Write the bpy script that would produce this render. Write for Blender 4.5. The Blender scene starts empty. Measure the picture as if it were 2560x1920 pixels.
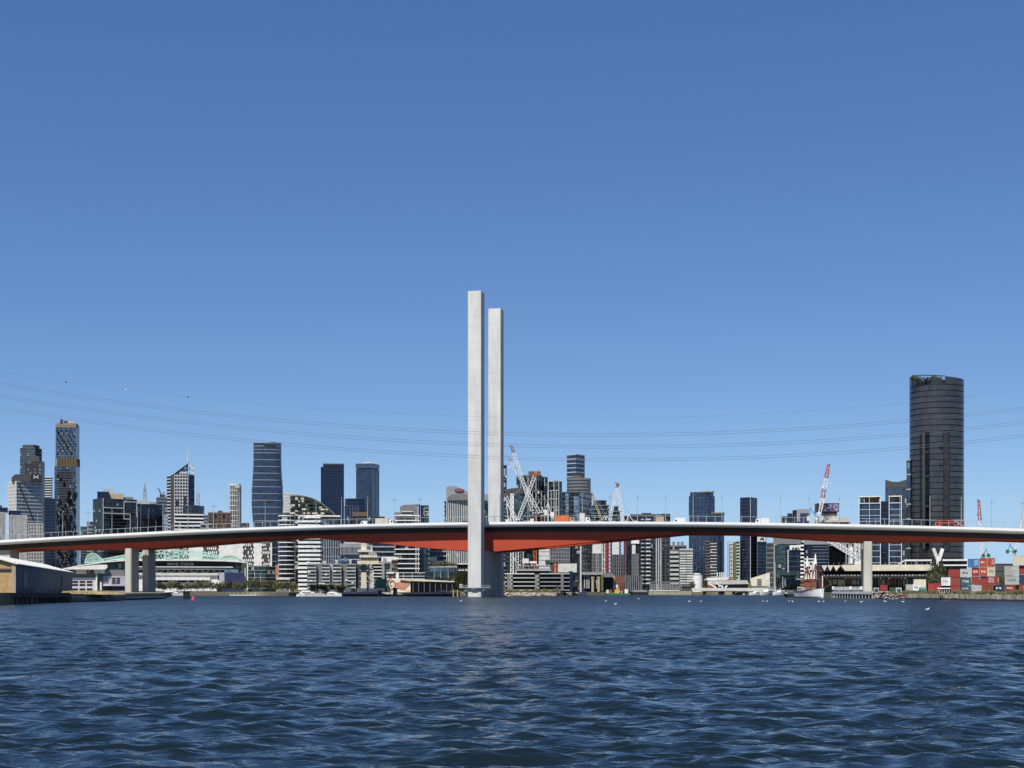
import bpy, math, random
import numpy as np
from mathutils import Vector
random.seed(7)
sc = bpy.context.scene
col = sc.collection
rad = math.radians

# ------------------------------------------------------------------ camera, sky, sun, exposure
F, HZ, CH, GZ = 3713.0, 1477.0, 2.75, 2.0      # focal length and horizon row of the photograph (px), eye height, ground height (m)
cd = bpy.data.cameras.new('camera'); cam = bpy.data.objects.new('camera', cd); col.objects.link(cam)
cam.location = (0, 0, CH); cam.rotation_euler = (rad(90), 0, 0)
cd.sensor_width = 36; cd.lens = 36*F/2560; cd.shift_y = (HZ-960)/2560
cd.clip_start = .5; cd.clip_end = 40000
sc.camera = cam
SUN_AZ, SUN_EL = rad(24), rad(56)               # sun behind the camera, to its left
TO_SUN = Vector((-math.sin(SUN_AZ)*math.cos(SUN_EL), -math.cos(SUN_AZ)*math.cos(SUN_EL), math.sin(SUN_EL)))
wd = bpy.data.worlds.new('World'); sc.world = wd; wd.use_nodes = True
nt = wd.node_tree; nt.nodes.clear()
sky = nt.nodes.new('ShaderNodeTexSky'); sky.sky_type = 'NISHITA'; sky.sun_disc = False
sky.sun_elevation = SUN_EL; sky.sun_rotation = math.pi+SUN_AZ
sky.altitude = 0; sky.air_density = .5; sky.dust_density = .1; sky.ozone_density = 6
# the photograph's flat, saturated blue: one tone curve per channel over the whole sky
sep = nt.nodes.new('ShaderNodeSeparateColor'); cmb = nt.nodes.new('ShaderNodeCombineColor'); nt.links.new(sky.outputs[0], sep.inputs[0])
for i, (g_, k_) in enumerate(((.98,1.222),(.84,1.048),(.63,.987))):
    p_ = nt.nodes.new('ShaderNodeMath'); p_.operation = 'POWER'; p_.inputs[1].default_value = g_; nt.links.new(sep.outputs[i], p_.inputs[0])
    q_ = nt.nodes.new('ShaderNodeMath'); q_.operation = 'MULTIPLY'; q_.inputs[1].default_value = k_*.1**g_/.1; nt.links.new(p_.outputs[0], q_.inputs[0])
    c_ = nt.nodes.new('ShaderNodeMath'); c_.operation = 'SMOOTH_MIN'; c_.inputs[1].default_value = (4.4,6.4,8.6)[i]; c_.inputs[2].default_value = 1.5; nt.links.new(q_.outputs[0], c_.inputs[0]); nt.links.new(c_.outputs[0], cmb.inputs[i])
bg = nt.nodes.new('ShaderNodeBackground'); bg.inputs['Strength'].default_value = .078
wo = nt.nodes.new('ShaderNodeOutputWorld')
nt.links.new(cmb.outputs[0], bg.inputs[0]); nt.links.new(bg.outputs[0], wo.inputs[0])
sl = bpy.data.lights.new('sun', 'SUN'); sl.energy = 5.0; sl.angle = rad(.53); sl.color = (1, .95, .87)
so = bpy.data.objects.new('sun', sl); col.objects.link(so); so.rotation_euler = TO_SUN.to_track_quat('Z', 'Y').to_euler()
so.location = (0, 0, 300)
vs = sc.view_settings; vs.view_transform = 'Standard'; vs.look = 'None'; vs.gamma = 1; vs.exposure = .36; vs.use_curve_mapping = False
sc.cycles.use_denoising = True; sc.cycles.denoiser = 'OPENIMAGEDENOISE'; sc.cycles.denoising_input_passes = 'RGB_ALBEDO_NORMAL'; sc.cycles.denoising_prefilter = 'ACCURATE'
sc.cycles.sample_clamp_direct = 1.8; sc.cycles.sample_clamp_indirect = 4; sc.cycles.max_bounces = 6; sc.cycles.diffuse_bounces = 3; sc.cycles.glossy_bounces = 3

# ------------------------------------------------------------------ helpers
def S(r, g, b):
    f = lambda c: (c/255)/12.92 if c/255 <= .04045 else ((c/255+.055)/1.055)**2.4
    return (f(r), f(g), f(b))
class MB:
    "collects simple shapes that become ONE mesh"
    def __init__(s): s.v = []; s.f = []; s.m = []
    def add(s, vs, fs, mi=0):
        n = len(s.v); s.v += [tuple(p) for p in vs]
        for f in fs: s.f.append(tuple(i+n for i in f)); s.m.append(mi)
        return s
    def box(s, x0, x1, y0, y1, z0, z1, mi=0):
        return s.add([(x0,y0,z0),(x1,y0,z0),(x1,y1,z0),(x0,y1,z0),(x0,y0,z1),(x1,y0,z1),(x1,y1,z1),(x0,y1,z1)],
              [(0,3,2,1),(4,5,6,7),(0,1,5,4),(1,2,6,5),(2,3,7,6),(3,0,4,7)], mi)
    def prism(s, poly, z0, z1, mi=0, top=None):
        n = len(poly); tp = top or poly
        vs = [(p[0],p[1],z0) for p in poly]+[(p[0],p[1],z1) for p in tp]
        fs = [tuple(range(n-1,-1,-1)), tuple(range(n,2*n))]+[(i,(i+1)%n,(i+1)%n+n,i+n) for i in range(n)]
        return s.add(vs, fs, mi)
    def xz(s, poly, y0, y1, mi=0):
        "polygon given in (x, z), counter-clockwise seen from the front (-y), pulled through y0..y1"
        n = len(poly)
        vs = [(p[0],y0,p[1]) for p in poly]+[(p[0],y1,p[1]) for p in poly]
        fs = [tuple(range(n)), tuple(range(2*n-1,n-1,-1))]+[((i+1)%n,i,i+n,(i+1)%n+n) for i in range(n)]
        return s.add(vs, fs, mi)
    def bar(s, p, q, w, h=None, mi=0, n=4):
        p = Vector(p); q = Vector(q); d = q-p
        if d.length < 1e-6: return s
        h = w if h is None else h
        d.normalize(); a = d.cross(Vector((0,0,1)))
        if a.length < 1e-3: a = Vector((1,0,0))
        a.normalize(); b = d.cross(a)
        vs = []
        for c in (p, q):
            if n == 4: vs += [c+a*(w/2*i)+b*(h/2*j) for i, j in ((-1,-1),(1,-1),(1,1),(-1,1))]
            else: vs += [c+a*(w/2*math.cos(k*2*math.pi/n))+b*(h/2*math.sin(k*2*math.pi/n)) for k in range(n)]
        return s.add(vs, [tuple(range(n)), tuple(range(2*n-1,n-1,-1))]+[((i+1)%n,i,i+n,(i+1)%n+n) for i in range(n)], mi)
    def cone(s, p, q, r0, r1, n=8, mi=0):
        p = Vector(p); q = Vector(q); d = (q-p).normalized(); a = d.cross(Vector((0,0,1)))
        if a.length < 1e-3: a = Vector((1,0,0))
        a.normalize(); b = d.cross(a); vs = []
        for c, r in ((p,r0),(q,r1)): vs += [c+a*(r*math.cos(k*2*math.pi/n))+b*(r*math.sin(k*2*math.pi/n)) for k in range(n)]
        return s.add(vs, [tuple(range(n)), tuple(range(2*n-1,n-1,-1))]+[((i+1)%n,i,i+n,(i+1)%n+n) for i in range(n)], mi)
    def lattice(s, p, q, w, n, r, mi=0, w1=None):
        "square lattice beam"
        p = Vector(p); q = Vector(q); d = (q-p).normalized(); a = d.cross(Vector((0,0,1)))
        if a.length < 1e-3: a = Vector((1,0,0))
        a.normalize(); b = d.cross(a); w1 = w if w1 is None else w1
        def c(k, i):
            u = k/n; ww = (w*(1-u)+w1*u)/2; sa, sb = ((-1,-1),(1,-1),(1,1),(-1,1))[i]
            return p.lerp(q, u)+a*(ww*sa)+b*(ww*sb)
        for i in range(4): s.bar(c(0,i), c(n,i), r, mi=mi)
        for k in range(n):
            for i in range(4):
                j = (i+1) % 4
                s.bar(c(k,i), c(k+1,j), r*.7, mi=mi) if (k+i) % 2 else s.bar(c(k,j), c(k+1,i), r*.7, mi=mi)
        return s
    def mesh(s, name, mats, uv=True, smooth=False):
        me = bpy.data.meshes.new(name); me.from_pydata(s.v, [], s.f)
        for m in (mats if isinstance(mats, (list, tuple)) else [mats]): me.materials.append(M(m))
        if any(s.m): me.polygons.foreach_set('material_index', s.m)
        if uv:
            L = me.uv_layers.new(name='UVMap'); d = L.data; V = s.v
            for p in me.polygons:
                n = p.normal
                if abs(n.z) < .75:
                    l = math.hypot(n.x, n.y); tx, ty = -n.y/l, n.x/l
                    for li, vi in zip(p.loop_indices, p.vertices): d[li].uv = (V[vi][0]*tx+V[vi][1]*ty, V[vi][2])
                else:
                    for li, vi in zip(p.loop_indices, p.vertices): d[li].uv = (V[vi][0], V[vi][1])
        if smooth: me.polygons.foreach_set('use_smooth', [True]*len(me.polygons))
        me.update(); return me
    def build(s, name, mats, parent=None, loc=(0,0,0), rz=0, **k):
        return put(name, s.mesh(name, mats, **k), parent, loc, rz)
def put(name, me, parent=None, loc=(0,0,0), rz=0, scale=None):
    o = bpy.data.objects.new(name, me); col.objects.link(o); o.parent = parent
    o.location = loc; o.rotation_euler = (0,0,rz)
    if scale: o.scale = scale
    return o
def thing(name, label, cat, loc=(0,0,0), rz=0, group=None):
    o = bpy.data.objects.new(name, None); col.objects.link(o); o.location = loc; o.rotation_euler = (0,0,rz); o.empty_display_size = .5
    return tag(o, label, cat, group)
def tag(o, label=None, cat=None, group=None, kind=None):
    if label: o['label'] = label
    if cat: o['category'] = cat
    if group: o['group'] = group
    if kind: o['kind'] = kind
    return o
def dup(root, loc=None, rz=None, label=None):
    r = root.copy(); col.objects.link(r)
    if loc is not None: r.location = loc
    if rz is not None: r.rotation_euler = (0,0,rz)
    if label: r['label'] = label
    for ch in root.children:
        c = ch.copy(); col.objects.link(c); c.parent = r
        for g in ch.children:
            d = g.copy(); col.objects.link(d); d.parent = c
    return r
def P(x, y, Y): return Vector(((x-1280)*Y/F, Y, CH+(HZ-y)*Y/F))      # a row and column of the photograph at distance Y
def G(x, Y, z=GZ): return Vector(((x-1280)*Y/F, Y, z))
def offset(poly, e):
    n = len(poly); out = []
    for i in range(n):
        a, b, c = Vector(poly[i-1]), Vector(poly[i]), Vector(poly[(i+1) % n])
        d1 = (b-a).normalized(); d2 = (c-b).normalized(); n1 = Vector((d1.y,-d1.x)); n2 = Vector((d2.y,-d2.x))
        m = n1+n2; k = m.length_squared
        out.append(tuple(b+m*(2*e/k)) if k > .2 else tuple(b+n1*e))
    return out
_txt = {}
def textmesh(t, mat, depth=.15):
    "lettering as a mesh, 1 unit tall, centred"
    k = (t, mat, depth)
    if k not in _txt:
        c = bpy.data.curves.new('lettering', 'FONT'); c.body = t; c.extrude = depth/2; c.align_x = 'CENTER'; c.align_y = 'CENTER'; c.offset = .012
        c.resolution_u = 3
        o = bpy.data.objects.new('lettering', c); col.objects.link(o)
        me = bpy.data.meshes.new_from_object(o.evaluated_get(bpy.context.evaluated_depsgraph_get()))
        bpy.data.objects.remove(o); bpy.data.curves.remove(c)
        xs = [v.co.x for v in me.vertices]; ys = [v.co.y for v in me.vertices]
        cx, cy, h = (min(xs)+max(xs))/2, (min(ys)+max(ys))/2, max(ys)-min(ys)
        for v in me.vertices:
            x, y, z = v.co; v.co = ((x-cx)/h, -z, (y-cy)/h)
        me.materials.clear(); me.materials.append(M(mat)); w = (max(xs)-min(xs))/h
        _txt[k] = (me, w)
    return _txt[k]
def letters(name, t, mat, parent, loc, h, w=None, rz=0, depth=.15):
    me, w0 = textmesh(t, mat, depth)
    sx = h if w is None else w/w0
    return put(name, me, parent, loc, rz, (sx, 1, h))

def marks(name, n, rows, mat, parent, loc, w, h, seed=1):
    "rows of short painted strokes: lettering too small to read in the photograph"
    rr = random.Random(seed); mb = MB(); cw = w/n; rh = h/rows
    for j in range(rows):
        for i in range(n):
            if rr.random() < .12 and n > 3: continue
            x = -w/2+i*cw; z = h/2-(j+1)*rh
            mb.box(x+.08*cw,x+.30*cw,-.02,.02,z+.12*rh,z+.86*rh)
            k = rr.randrange(3); mb.box(x+.30*cw,x+.82*cw,-.02,.02,z+(.12,.42,.66)[k]*rh,z+(.34,.62,.86)[k]*rh)
            if rr.random() < .6: mb.box(x+.62*cw,x+.82*cw,-.02,.02,z+.12*rh,z+(.12,.42,.66)[k]*rh) if k else mb.box(x+.62*cw,x+.82*cw,-.02,.02,z+.34*rh,z+.86*rh)
    return mb.build(name, mat, parent, loc, uv=False)
# ------------------------------------------------------------------ materials
_mats = {}; _defs = {}; ALB = .84
def M(n):
    if n not in _mats: _mats[n] = _defs[n](n)
    return _mats[n]
def nodes(n):
    m = bpy.data.materials.new(n); m.use_nodes = True; t = m.node_tree
    return m, t, t.nodes['Principled BSDF'], (lambda k: t.nodes.new('ShaderNode'+k)), t.links.new
def plain(n, c, rough=.7, metal=0, var=.12, scale=.35, streak=0, bump=0, objvar=0):
    def mk(n):
        m, t, b, N, L = nodes(n)
        b.inputs['Roughness'].default_value = rough; b.inputs['Metallic'].default_value = metal
        tc = N('NewGeometry'); no = N('TexNoise'); no.inputs['Scale'].default_value = scale; no.inputs['Detail'].default_value = 5
        mp = N('Mapping'); mp.inputs['Scale'].default_value = (1,1,.25 if streak else 1)
        L(tc.outputs['Position'], mp.inputs[0]); L(mp.outputs[0], no.inputs['Vector'])
        mr = N('MapRange'); mr.inputs[1].default_value = .3; mr.inputs[2].default_value = .7
        mr.inputs[3].default_value = 1-var; mr.inputs[4].default_value = 1+var; L(no.outputs[0], mr.inputs[0])
        val = mr.outputs[0]
        if objvar:
            oi = N('ObjectInfo'); m2 = N('MapRange'); m2.inputs[3].default_value = 1-objvar; m2.inputs[4].default_value = 1+objvar
            L(oi.outputs['Random'], m2.inputs[0]); mu = N('Math'); mu.operation = 'MULTIPLY'; L(val, mu.inputs[0]); L(m2.outputs[0], mu.inputs[1]); val = mu.outputs[0]
        mx = N('VectorMath'); mx.operation = 'SCALE'; mx.inputs[0].default_value = tuple(ALB*i for i in c); L(val, mx.inputs['Scale'])
        L(mx.outputs[0], b.inputs['Base Color'])
        if bump:
            bp = N('Bump'); bp.inputs['Strength'].default_value = bump; bp.inputs['Distance'].default_value = .05; L(no.outputs[0], bp.inputs['Height']); L(bp.outputs[0], b.inputs['Normal'])
        return m
    _defs[n] = mk
def glass(n, c, cell=(1.5,3.6), var=.45, rough=.1, tilt=.05, blind=.08, bc=(.30,.31,.30), metal=.75):
    "curtain wall glass: every pane a little different in tint and tilt, some with blinds drawn"
    def mk(n):
        m, t, b, N, L = nodes(n)
        b.inputs['Roughness'].default_value = rough; b.inputs['Metallic'].default_value = metal
        uv = N('UVMap'); dv = N('VectorMath'); dv.operation = 'DIVIDE'; dv.inputs[1].default_value = (cell[0],cell[1],1)
        L(uv.outputs[0], dv.inputs[0]); fl = N('VectorMath'); fl.operation = 'FLOOR'; L(dv.outputs[0], fl.inputs[0])
        oi = N('ObjectInfo'); ml = N('Math'); ml.operation = 'MULTIPLY'; ml.inputs[1].default_value = 977; L(oi.outputs['Random'], ml.inputs[0])
        cb = N('CombineXYZ'); L(ml.outputs[0], cb.inputs[2]); ad = N('VectorMath'); L(fl.outputs[0], ad.inputs[0]); L(cb.outputs[0], ad.inputs[1])
        wn = N('TexWhiteNoise'); wn.noise_dimensions = '3D'; L(ad.outputs[0], wn.inputs['Vector'])
        mr = N('MapRange'); mr.inputs[3].default_value = 1-var; mr.inputs[4].default_value = 1+var; L(wn.outputs['Value'], mr.inputs[0])
        mx = N('VectorMath'); mx.operation = 'SCALE'; mx.inputs[0].default_value = c; L(mr.outputs[0], mx.inputs['Scale'])
        sp = N('SeparateColor'); L(wn.outputs['Color'], sp.inputs[0])
        lt = N('Math'); lt.operation = 'LESS_THAN'; lt.inputs[1].default_value = blind; L(sp.outputs[1], lt.inputs[0])
        mi = N('Mix'); mi.data_type = 'RGBA'; L(lt.outputs[0], mi.inputs['Factor']); L(mx.outputs[0], mi.inputs['A']); mi.inputs['B'].default_value = (*bc,1)
        L(mi.outputs['Result'], b.inputs['Base Color'])
        me = N('Math'); me.operation = 'MULTIPLY_ADD'; me.inputs[1].default_value = -metal*.8; me.inputs[2].default_value = metal; L(lt.outputs[0], me.inputs[0]); L(me.outputs[0], b.inputs['Metallic'])
        ge = N('NewGeometry'); sb = N('VectorMath'); sb.operation = 'SUBTRACT'; sb.inputs[1].default_value = (.5,.5,.5); L(wn.outputs['Color'], sb.inputs[0])
        s2 = N('VectorMath'); s2.operation = 'SCALE'; s2.inputs['Scale'].default_value = tilt; L(sb.outputs[0], s2.inputs[0])
        a2 = N('VectorMath'); L(ge.outputs['Normal'], a2.inputs[0]); L(s2.outputs[0], a2.inputs[1])
        nm = N('VectorMath'); nm.operation = 'NORMALIZE'; L(a2.outputs[0], nm.inputs[0]); L(nm.outputs[0], b.inputs['Normal'])
        return m
    _defs[n] = mk
for n, c in dict(white=(.78,.78,.76), cream=(.70,.65,.52), offwhite=(.62,.62,.58), pale=(.45,.46,.45), grey=(.27,.28,.29), midgrey=(.17,.175,.18), dark=(.055,.058,.062),
                 black=(.012,.012,.014), brown=(.13,.085,.06), tan=(.45,.36,.24), rust=(.26,.08,.04), navyp=(.02,.03,.09), gold=(.21,.15,.07), teal=(.05,.17,.15), green=(.02,.16,.06),
                 orange=(.62,.16,.05), red=(.45,.03,.03), pinkred=(.75,.06,.10), yellow=(.60,.42,.10), olive=(.12,.13,.05), mint=(.45,.66,.56), lilac=(.44,.43,.52), signred=(.20,.02,.03), steel=(.36,.39,.42), bluepaint=(.05,.18,.45),
                 pinkgrey=(.40,.34,.33), salmon=(.52,.27,.18), container_red=(.28,.035,.03), container_brown=(.24,.05,.025), container_orange=(.36,.065,.025), container_navy=(.02,.035,.085), container_slate=(.05,.08,.11),
                 container_blue=(.04,.17,.40), container_grey=(.42,.43,.41), container_white=(.72,.72,.70), container_cream=(.58,.54,.42), bollard=(.8,.78,.68)).items():
    plain(n, c, .6 if 'container' not in n else .5, 0, .13 if 'container' not in n else .2, .4, streak='container' in n)
plain('concrete', (.50,.485,.43), .85, var=.16, scale=.25, streak=1)
plain('tower_concrete', (.60,.605,.585), .85, var=.15, scale=.22, streak=1, objvar=.02)
plain('bridge_white', (.86,.86,.83), .7, var=.05, scale=.05)
plain('bridge_red', (.52,.065,.024), .65, var=.06, scale=.08)
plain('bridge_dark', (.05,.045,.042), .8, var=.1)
plain('asphalt', (.05,.05,.052), .9)
plain('timber', (.055,.045,.036), .9, var=.35, scale=1.2, streak=1)
plain('timber_grey', (.17,.15,.12), .9, var=.3, scale=1.2)
plain('brick_yellow', (.50,.33,.15), .85, var=.2, scale=.9)
plain('shed_blue', (.075,.10,.135), .75, var=.07, scale=.15)
plain('roof_white', (.80,.79,.73), .6, var=.08)
plain('rock', (.36,.31,.26), .95, var=.35, scale=.8, objvar=.3)
plain('block', (.40,.37,.29), .95, var=.25, scale=.7, objvar=.2)
plain('dry_grass', (.31,.25,.13), .95, var=.3, scale=.5)
plain('lattice_white', (.78,.78,.77), .5, var=.05)
plain('lattice_grey', (.36,.37,.38), .5, var=.08)
plain('wire', (.10,.13,.18), .6, var=.02)
plain('steel_post', (.42,.46,.48), .5, var=.05)
plain('sail_white', (.85,.84,.80), .7, var=.04)
plain('boat_white', (.82,.82,.80), .3, var=.03)
plain('skinpanel', (.60,.60,.62), .5, var=.04)
plain('leaf_gum', (.12,.125,.055), .75, var=.5, scale=.6)
plain('leaf_dark', (.07,.085,.038), .75, var=.5, scale=.6)
plain('leaf_light', (.16,.17,.04), .8, var=.5, scale=.7)
plain('bark', (.12,.09,.06), .9, var=.3)
glass('g_navy', (.028,.038,.066), var=.18, blind=.0)
glass('g_blue', (.062,.085,.125), var=.25, blind=.0)
glass('g_steel', (.10,.125,.16), var=.3, blind=.02)
glass('g_slate', (.085,.095,.105), var=.35, blind=.03)
glass('g_dark', (.04,.047,.055), var=.5, blind=.04, cell=(2.2,3.3))
glass('g_black', (.018,.02,.024), var=.4, blind=.02)
glass('g_green', (.05,.085,.085), var=.5, blind=.06, cell=(2,3.2))
glass('g_teal', (.085,.135,.125), var=.35, blind=.02)
glass('g_olive', (.055,.065,.035), var=.5, blind=.16, bc=(.46,.44,.30), cell=(2.4,3.2))
glass('g_brown', (.075,.06,.055), var=.3, blind=.02)
glass('g_pale', (.26,.33,.38), var=.3, blind=.05)
glass('g_charcoal', (.105,.10,.098), var=.16, blind=0, cell=(2.6,3.4), tilt=.03, rough=.22)
glass('g_windscreen', (.03,.04,.05), var=.1, blind=0, cell=(9,9))
glass('g_apart', (.06,.07,.075), var=.6, blind=.13, cell=(2.6,3.1), bc=(.34,.34,.32))
glass('g_pinkish', (.17,.15,.17), var=.6, blind=.25, cell=(1.5,3.2), bc=(.55,.50,.50))

for k_ in (('><','white',.3),('AMP','white',.3),('M','white',.3),('MARVEL STADIUM','white',.3),('7','white',.3)): textmesh(*k_)
# ------------------------------------------------------------------ water
def make_water():
    rng = np.random.default_rng(11)
    m, t, b, N, L = nodes('water')
    b.inputs['Base Color'].default_value = (.006,.012,.014,1); b.inputs['Roughness'].default_value = .06; b.inputs['IOR'].default_value = 1.33
    tc = N('TexCoord')
    sx = N('SeparateXYZ'); L(tc.outputs['Object'], sx.inputs[0]); rg = N('MapRange'); rg.inputs[1].default_value = 40; rg.inputs[2].default_value = 320; rg.inputs[3].default_value = .07; rg.inputs[4].default_value = .32; L(sx.outputs[1], rg.inputs[0]); L(rg.outputs[0], b.inputs['Roughness'])   # open channel is more wind-ruffled than the water by the quay
    gust = N('TexNoise'); gm = N('Mapping'); gm.inputs['Scale'].default_value = (.012,.03,1); L(tc.outputs['Object'], gm.inputs[0]); L(gm.outputs[0], gust.inputs['Vector']); gust.inputs['Scale'].default_value = 1; gust.inputs['Detail'].default_value = 3
    gr = N('MapRange'); gr.inputs[1].default_value = .3; gr.inputs[2].default_value = .7; gr.inputs[3].default_value = .7; gr.inputs[4].default_value = 1.2; L(gust.outputs[0], gr.inputs[0])
    g2_ = N('TexNoise'); g2m = N('Mapping'); g2m.inputs['Scale'].default_value = (.045,.10,1); L(tc.outputs['Object'], g2m.inputs[0]); L(g2m.outputs[0], g2_.inputs['Vector']); g2_.inputs['Scale'].default_value = 1; g2_.inputs['Detail'].default_value = 4; g2_.inputs['Roughness'].default_value = .65
    g2r = N('MapRange'); g2r.inputs[1].default_value = .32; g2r.inputs[2].default_value = .68; g2r.inputs[3].default_value = .3; g2r.inputs[4].default_value = 1.6; L(g2_.outputs[0], g2r.inputs[0])
    gx = N('Math'); gx.operation = 'MULTIPLY'; L(gr.outputs[0], gx.inputs[0]); L(g2r.outputs[0], gx.inputs[1])
    prev = None
    for sc_, st, dist, asp in ((.09,.22,5,2.2),(.5,.5,.9,1.6),(1.6,.62,.40,1.9),(4.5,.55,.10,1.7)):
        no = N('TexNoise'); mp = N('Mapping'); mp.inputs['Rotation'].default_value = (0,0,.15*sc_); mp.inputs['Scale'].default_value = (1/asp,1,1); no.inputs['Scale'].default_value = sc_; no.inputs['Detail'].default_value = 2.5; no.inputs['Roughness'].default_value = .55
        L(tc.outputs['Object'], mp.inputs[0]); L(mp.outputs[0], no.inputs['Vector'])
        bp = N('Bump'); bp.inputs['Distance'].default_value = dist
        mu = N('Math'); mu.operation = 'MULTIPLY'; mu.inputs[1].default_value = st; L(gx.outputs[0], mu.inputs[0]); L(mu.outputs[0], bp.inputs['Strength'])
        L(no.outputs[0], bp.inputs['Height'])
        if prev: L(prev.outputs[0], bp.inputs['Normal'])
        prev = bp
    L(prev.outputs[0], b.inputs['Normal'])
    _mats['water'] = m
    # polar grid, fine in front of the quay and coarse elsewhere
    r = [2.0]
    while r[-1] < 700: r.append(r[-1]*(1.03 if r[-1] < 14 else 1.0042 if r[-1] < 60 else 1.0029))
    while r[-1] < 30000: r.append(r[-1]*1.12)
    r = np.array(r)
    a = np.concatenate([np.linspace(-180,-34,30)[:-1], np.linspace(-34,34,470), np.linspace(34,180,30)[1:]])*math.pi/180
    A, R = np.meshgrid(a, r); X = R*np.sin(A); Y = R*np.cos(A)
    cell = R*np.where(R < 60, .0042, .0029)
    Z = np.zeros_like(X); DX = np.zeros_like(X); DY = np.zeros_like(X)
    for i in range(140):
        lam = .22*(3.0/.22)**rng.random(); k = 2*math.pi/lam
        th = rng.normal(0,.62)+.12; amp = .0052*lam**.97*(1 if lam < 1.6 else .8); kx, ky = k*math.sin(th), k*math.cos(th)
        ph = kx*X+ky*Y+rng.random()*6.283
        w = np.clip((lam/cell-2.2)/3, 0, 1)*amp
        Z += w*np.cos(ph); q = .72
        DX -= q*w*math.sin(th)*np.sin(ph); DY -= q*w*math.cos(th)*np.sin(ph)
    fade = np.clip(1-(R-900)/800, 0, 1)
    X += DX*fade; Y += DY*fade; Z *= fade
    nr, na = X.shape
    co = np.stack([X,Y,Z],-1).reshape(-1,3).astype(np.float32)
    idx = np.arange(nr*na).reshape(nr,na)
    q = np.stack([idx[:-1,:-1],idx[:-1,1:],idx[1:,1:],idx[1:,:-1]],-1).reshape(-1,4)[:,::-1]
    me = bpy.data.meshes.new('water'); me.vertices.add(len(co)); me.vertices.foreach_set('co', co.ravel())
    me.loops.add(q.size); me.loops.foreach_set('vertex_index', q.ravel().astype(np.int32))
    me.polygons.add(len(q)); me.polygons.foreach_set('loop_start', np.arange(0,q.size,4,dtype=np.int32)); me.polygons.foreach_set('loop_total', np.full(len(q),4,dtype=np.int32))
    me.polygons.foreach_set('use_smooth', np.ones(len(q),dtype=bool)); me.update(calc_edges=True); me.validate()
    me.materials.append(m)
    tag(put('water', me), kind='structure')
make_water()

# ------------------------------------------------------------------ land
def groundmat(n):
    m, t, b, N, L = nodes(n); b.inputs['Roughness'].default_value = .95
    tc = N('TexCoord'); no = N('TexNoise'); no.inputs['Scale'].default_value = .03; no.inputs['Detail'].default_value = 8; L(tc.outputs['Object'], no.inputs['Vector'])
    cr = N('ValToRGB'); e = cr.color_ramp.elements; e[0].position = .38; e[0].color = (.10,.095,.08,1); e[1].position = .62; e[1].color = (.27,.24,.17,1)
    x = cr.color_ramp.elements.new(.5); x.color = (.13,.12,.07,1)
    L(no.outputs[0], cr.inputs[0]); L(cr.outputs[0], b.inputs['Base Color']); return m
_defs['ground'] = groundmat
shore = [(-1500,150),(-300,245),(0,286),(104,332),(176,358),(300,430),(408,505),(418,620),(430,850),(560,842),(690,800),(738,750),(852,742),(1136,744),(1164,760),(1262,800),(1400,815),(1448,985),
         (1640,985),(1725,1010),(1870,985),(1962,960),(2016,650),(2082,612),(2178,516),(2390,430),(2560,384),(3100,285),(4200,190)]
poly = [tuple(G(x,Y).xy) for x, Y in shore]
poly += [(2500,300),(14000,2000),(14000,14000),(-14000,14000),(-14000,1000),(-1800,120)]
m_ = MB(); m_.prism(poly, -3, GZ)
tag(m_.build('ground', 'ground'), kind='structure')

# ------------------------------------------------------------------ bridge
TH = rad(10.8); F0 = Vector((-17.2,680,0)); U = Vector((math.cos(TH),-math.sin(TH),0)); V = Vector((math.sin(TH),math.cos(TH),0))
def bt(px, v):                                   # chainage of the bridge seen at a column of the photograph
    k = (px-1280)/F; return (k*(F0.y+V.y*v)-F0.x-V.x*v)/(U.x-k*U.y)
def bY(t, v): return F0.y+U.y*t+V.y*v
V0, VW, V1 = 8.6, 17.0, 28.2                     # near deck edge, deck width, far deck edge
tops = [(0,1350.6),(150,1341.5),(300,1333.6),(440,1326.5),(600,1319.7),(760,1314.6),(860,1311.2),(1000,1308.2),(1170,1305.6),(1300,1304),(1480,1303.8),(1640,1304.3),(1800,1305.8),(2000,1307.8),(2100,1309.4),(2240,1313.2),(2400,1317.3),(2560,1321.6)]
tt = np.array([bt(x,V0) for x, y in tops]); zz = np.array([CH+(HZ-y)*bY(t,V0)/F for (x,y), t in zip(tops,tt)])
pf = np.polyfit(tt, zz, 5)
def ztop(t):
    if -255 <= t <= 250: return float(np.polyval(pf,t))
    c = -255 if t < 0 else 250; d = float(np.polyval(np.polyder(pf),c)); return float(np.polyval(pf,c))+d*(t-c)
def zroad(t): return ztop(t)-1.0
bots = [(0,1371.5),(160,1373),(300,1372.5),(347,1371),(440,1364.5),(615,1350),(745,1341),(857,1352.5),(952,1358),(1021,1365),(1117,1374),(1180,1377.5),(1240,1378.5),(1339,1369.5),(1440,1359.5),(1520,1351),(1599,1343.5),(1673,1337.2),(1725,1332),(1830,1332.3),(1921,1338.7),(2015,1345.7),(2109,1352),(2180,1354.8),(2240,1353.4),(2400,1351),(2560,1348.5)]
VB = V0+5.0
tb = np.array([bt(x,VB) for x, y in bots]); zb = np.array([CH+(HZ-y)*bY(t,VB)/F for (x,y), t in zip(bots,tb)])
def zbot(t): return min(float(np.interp(t, tb, zb)), zroad(t)-3.95)
def loft(prof, t0=-340, t1=340, st=4, caps=True):
    mb = MB(); ts = np.arange(t0, t1+.1, st); n = len(prof(0)); vs = []; fs = []
    for t in ts: vs += [(t,v,z) for v, z in prof(t)]
    for i in range(len(ts)-1):
        for j in range(n):
            a = i*n+j; b_ = i*n+(j+1) % n; fs.append((a,b_,b_+n,a+n))
    fs.append(tuple(range(n-1,-1,-1))); fs.append(tuple(range((len(ts)-1)*n, len(ts)*n)))
    return mb.add(vs, [f[::-1] for f in fs])
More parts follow.
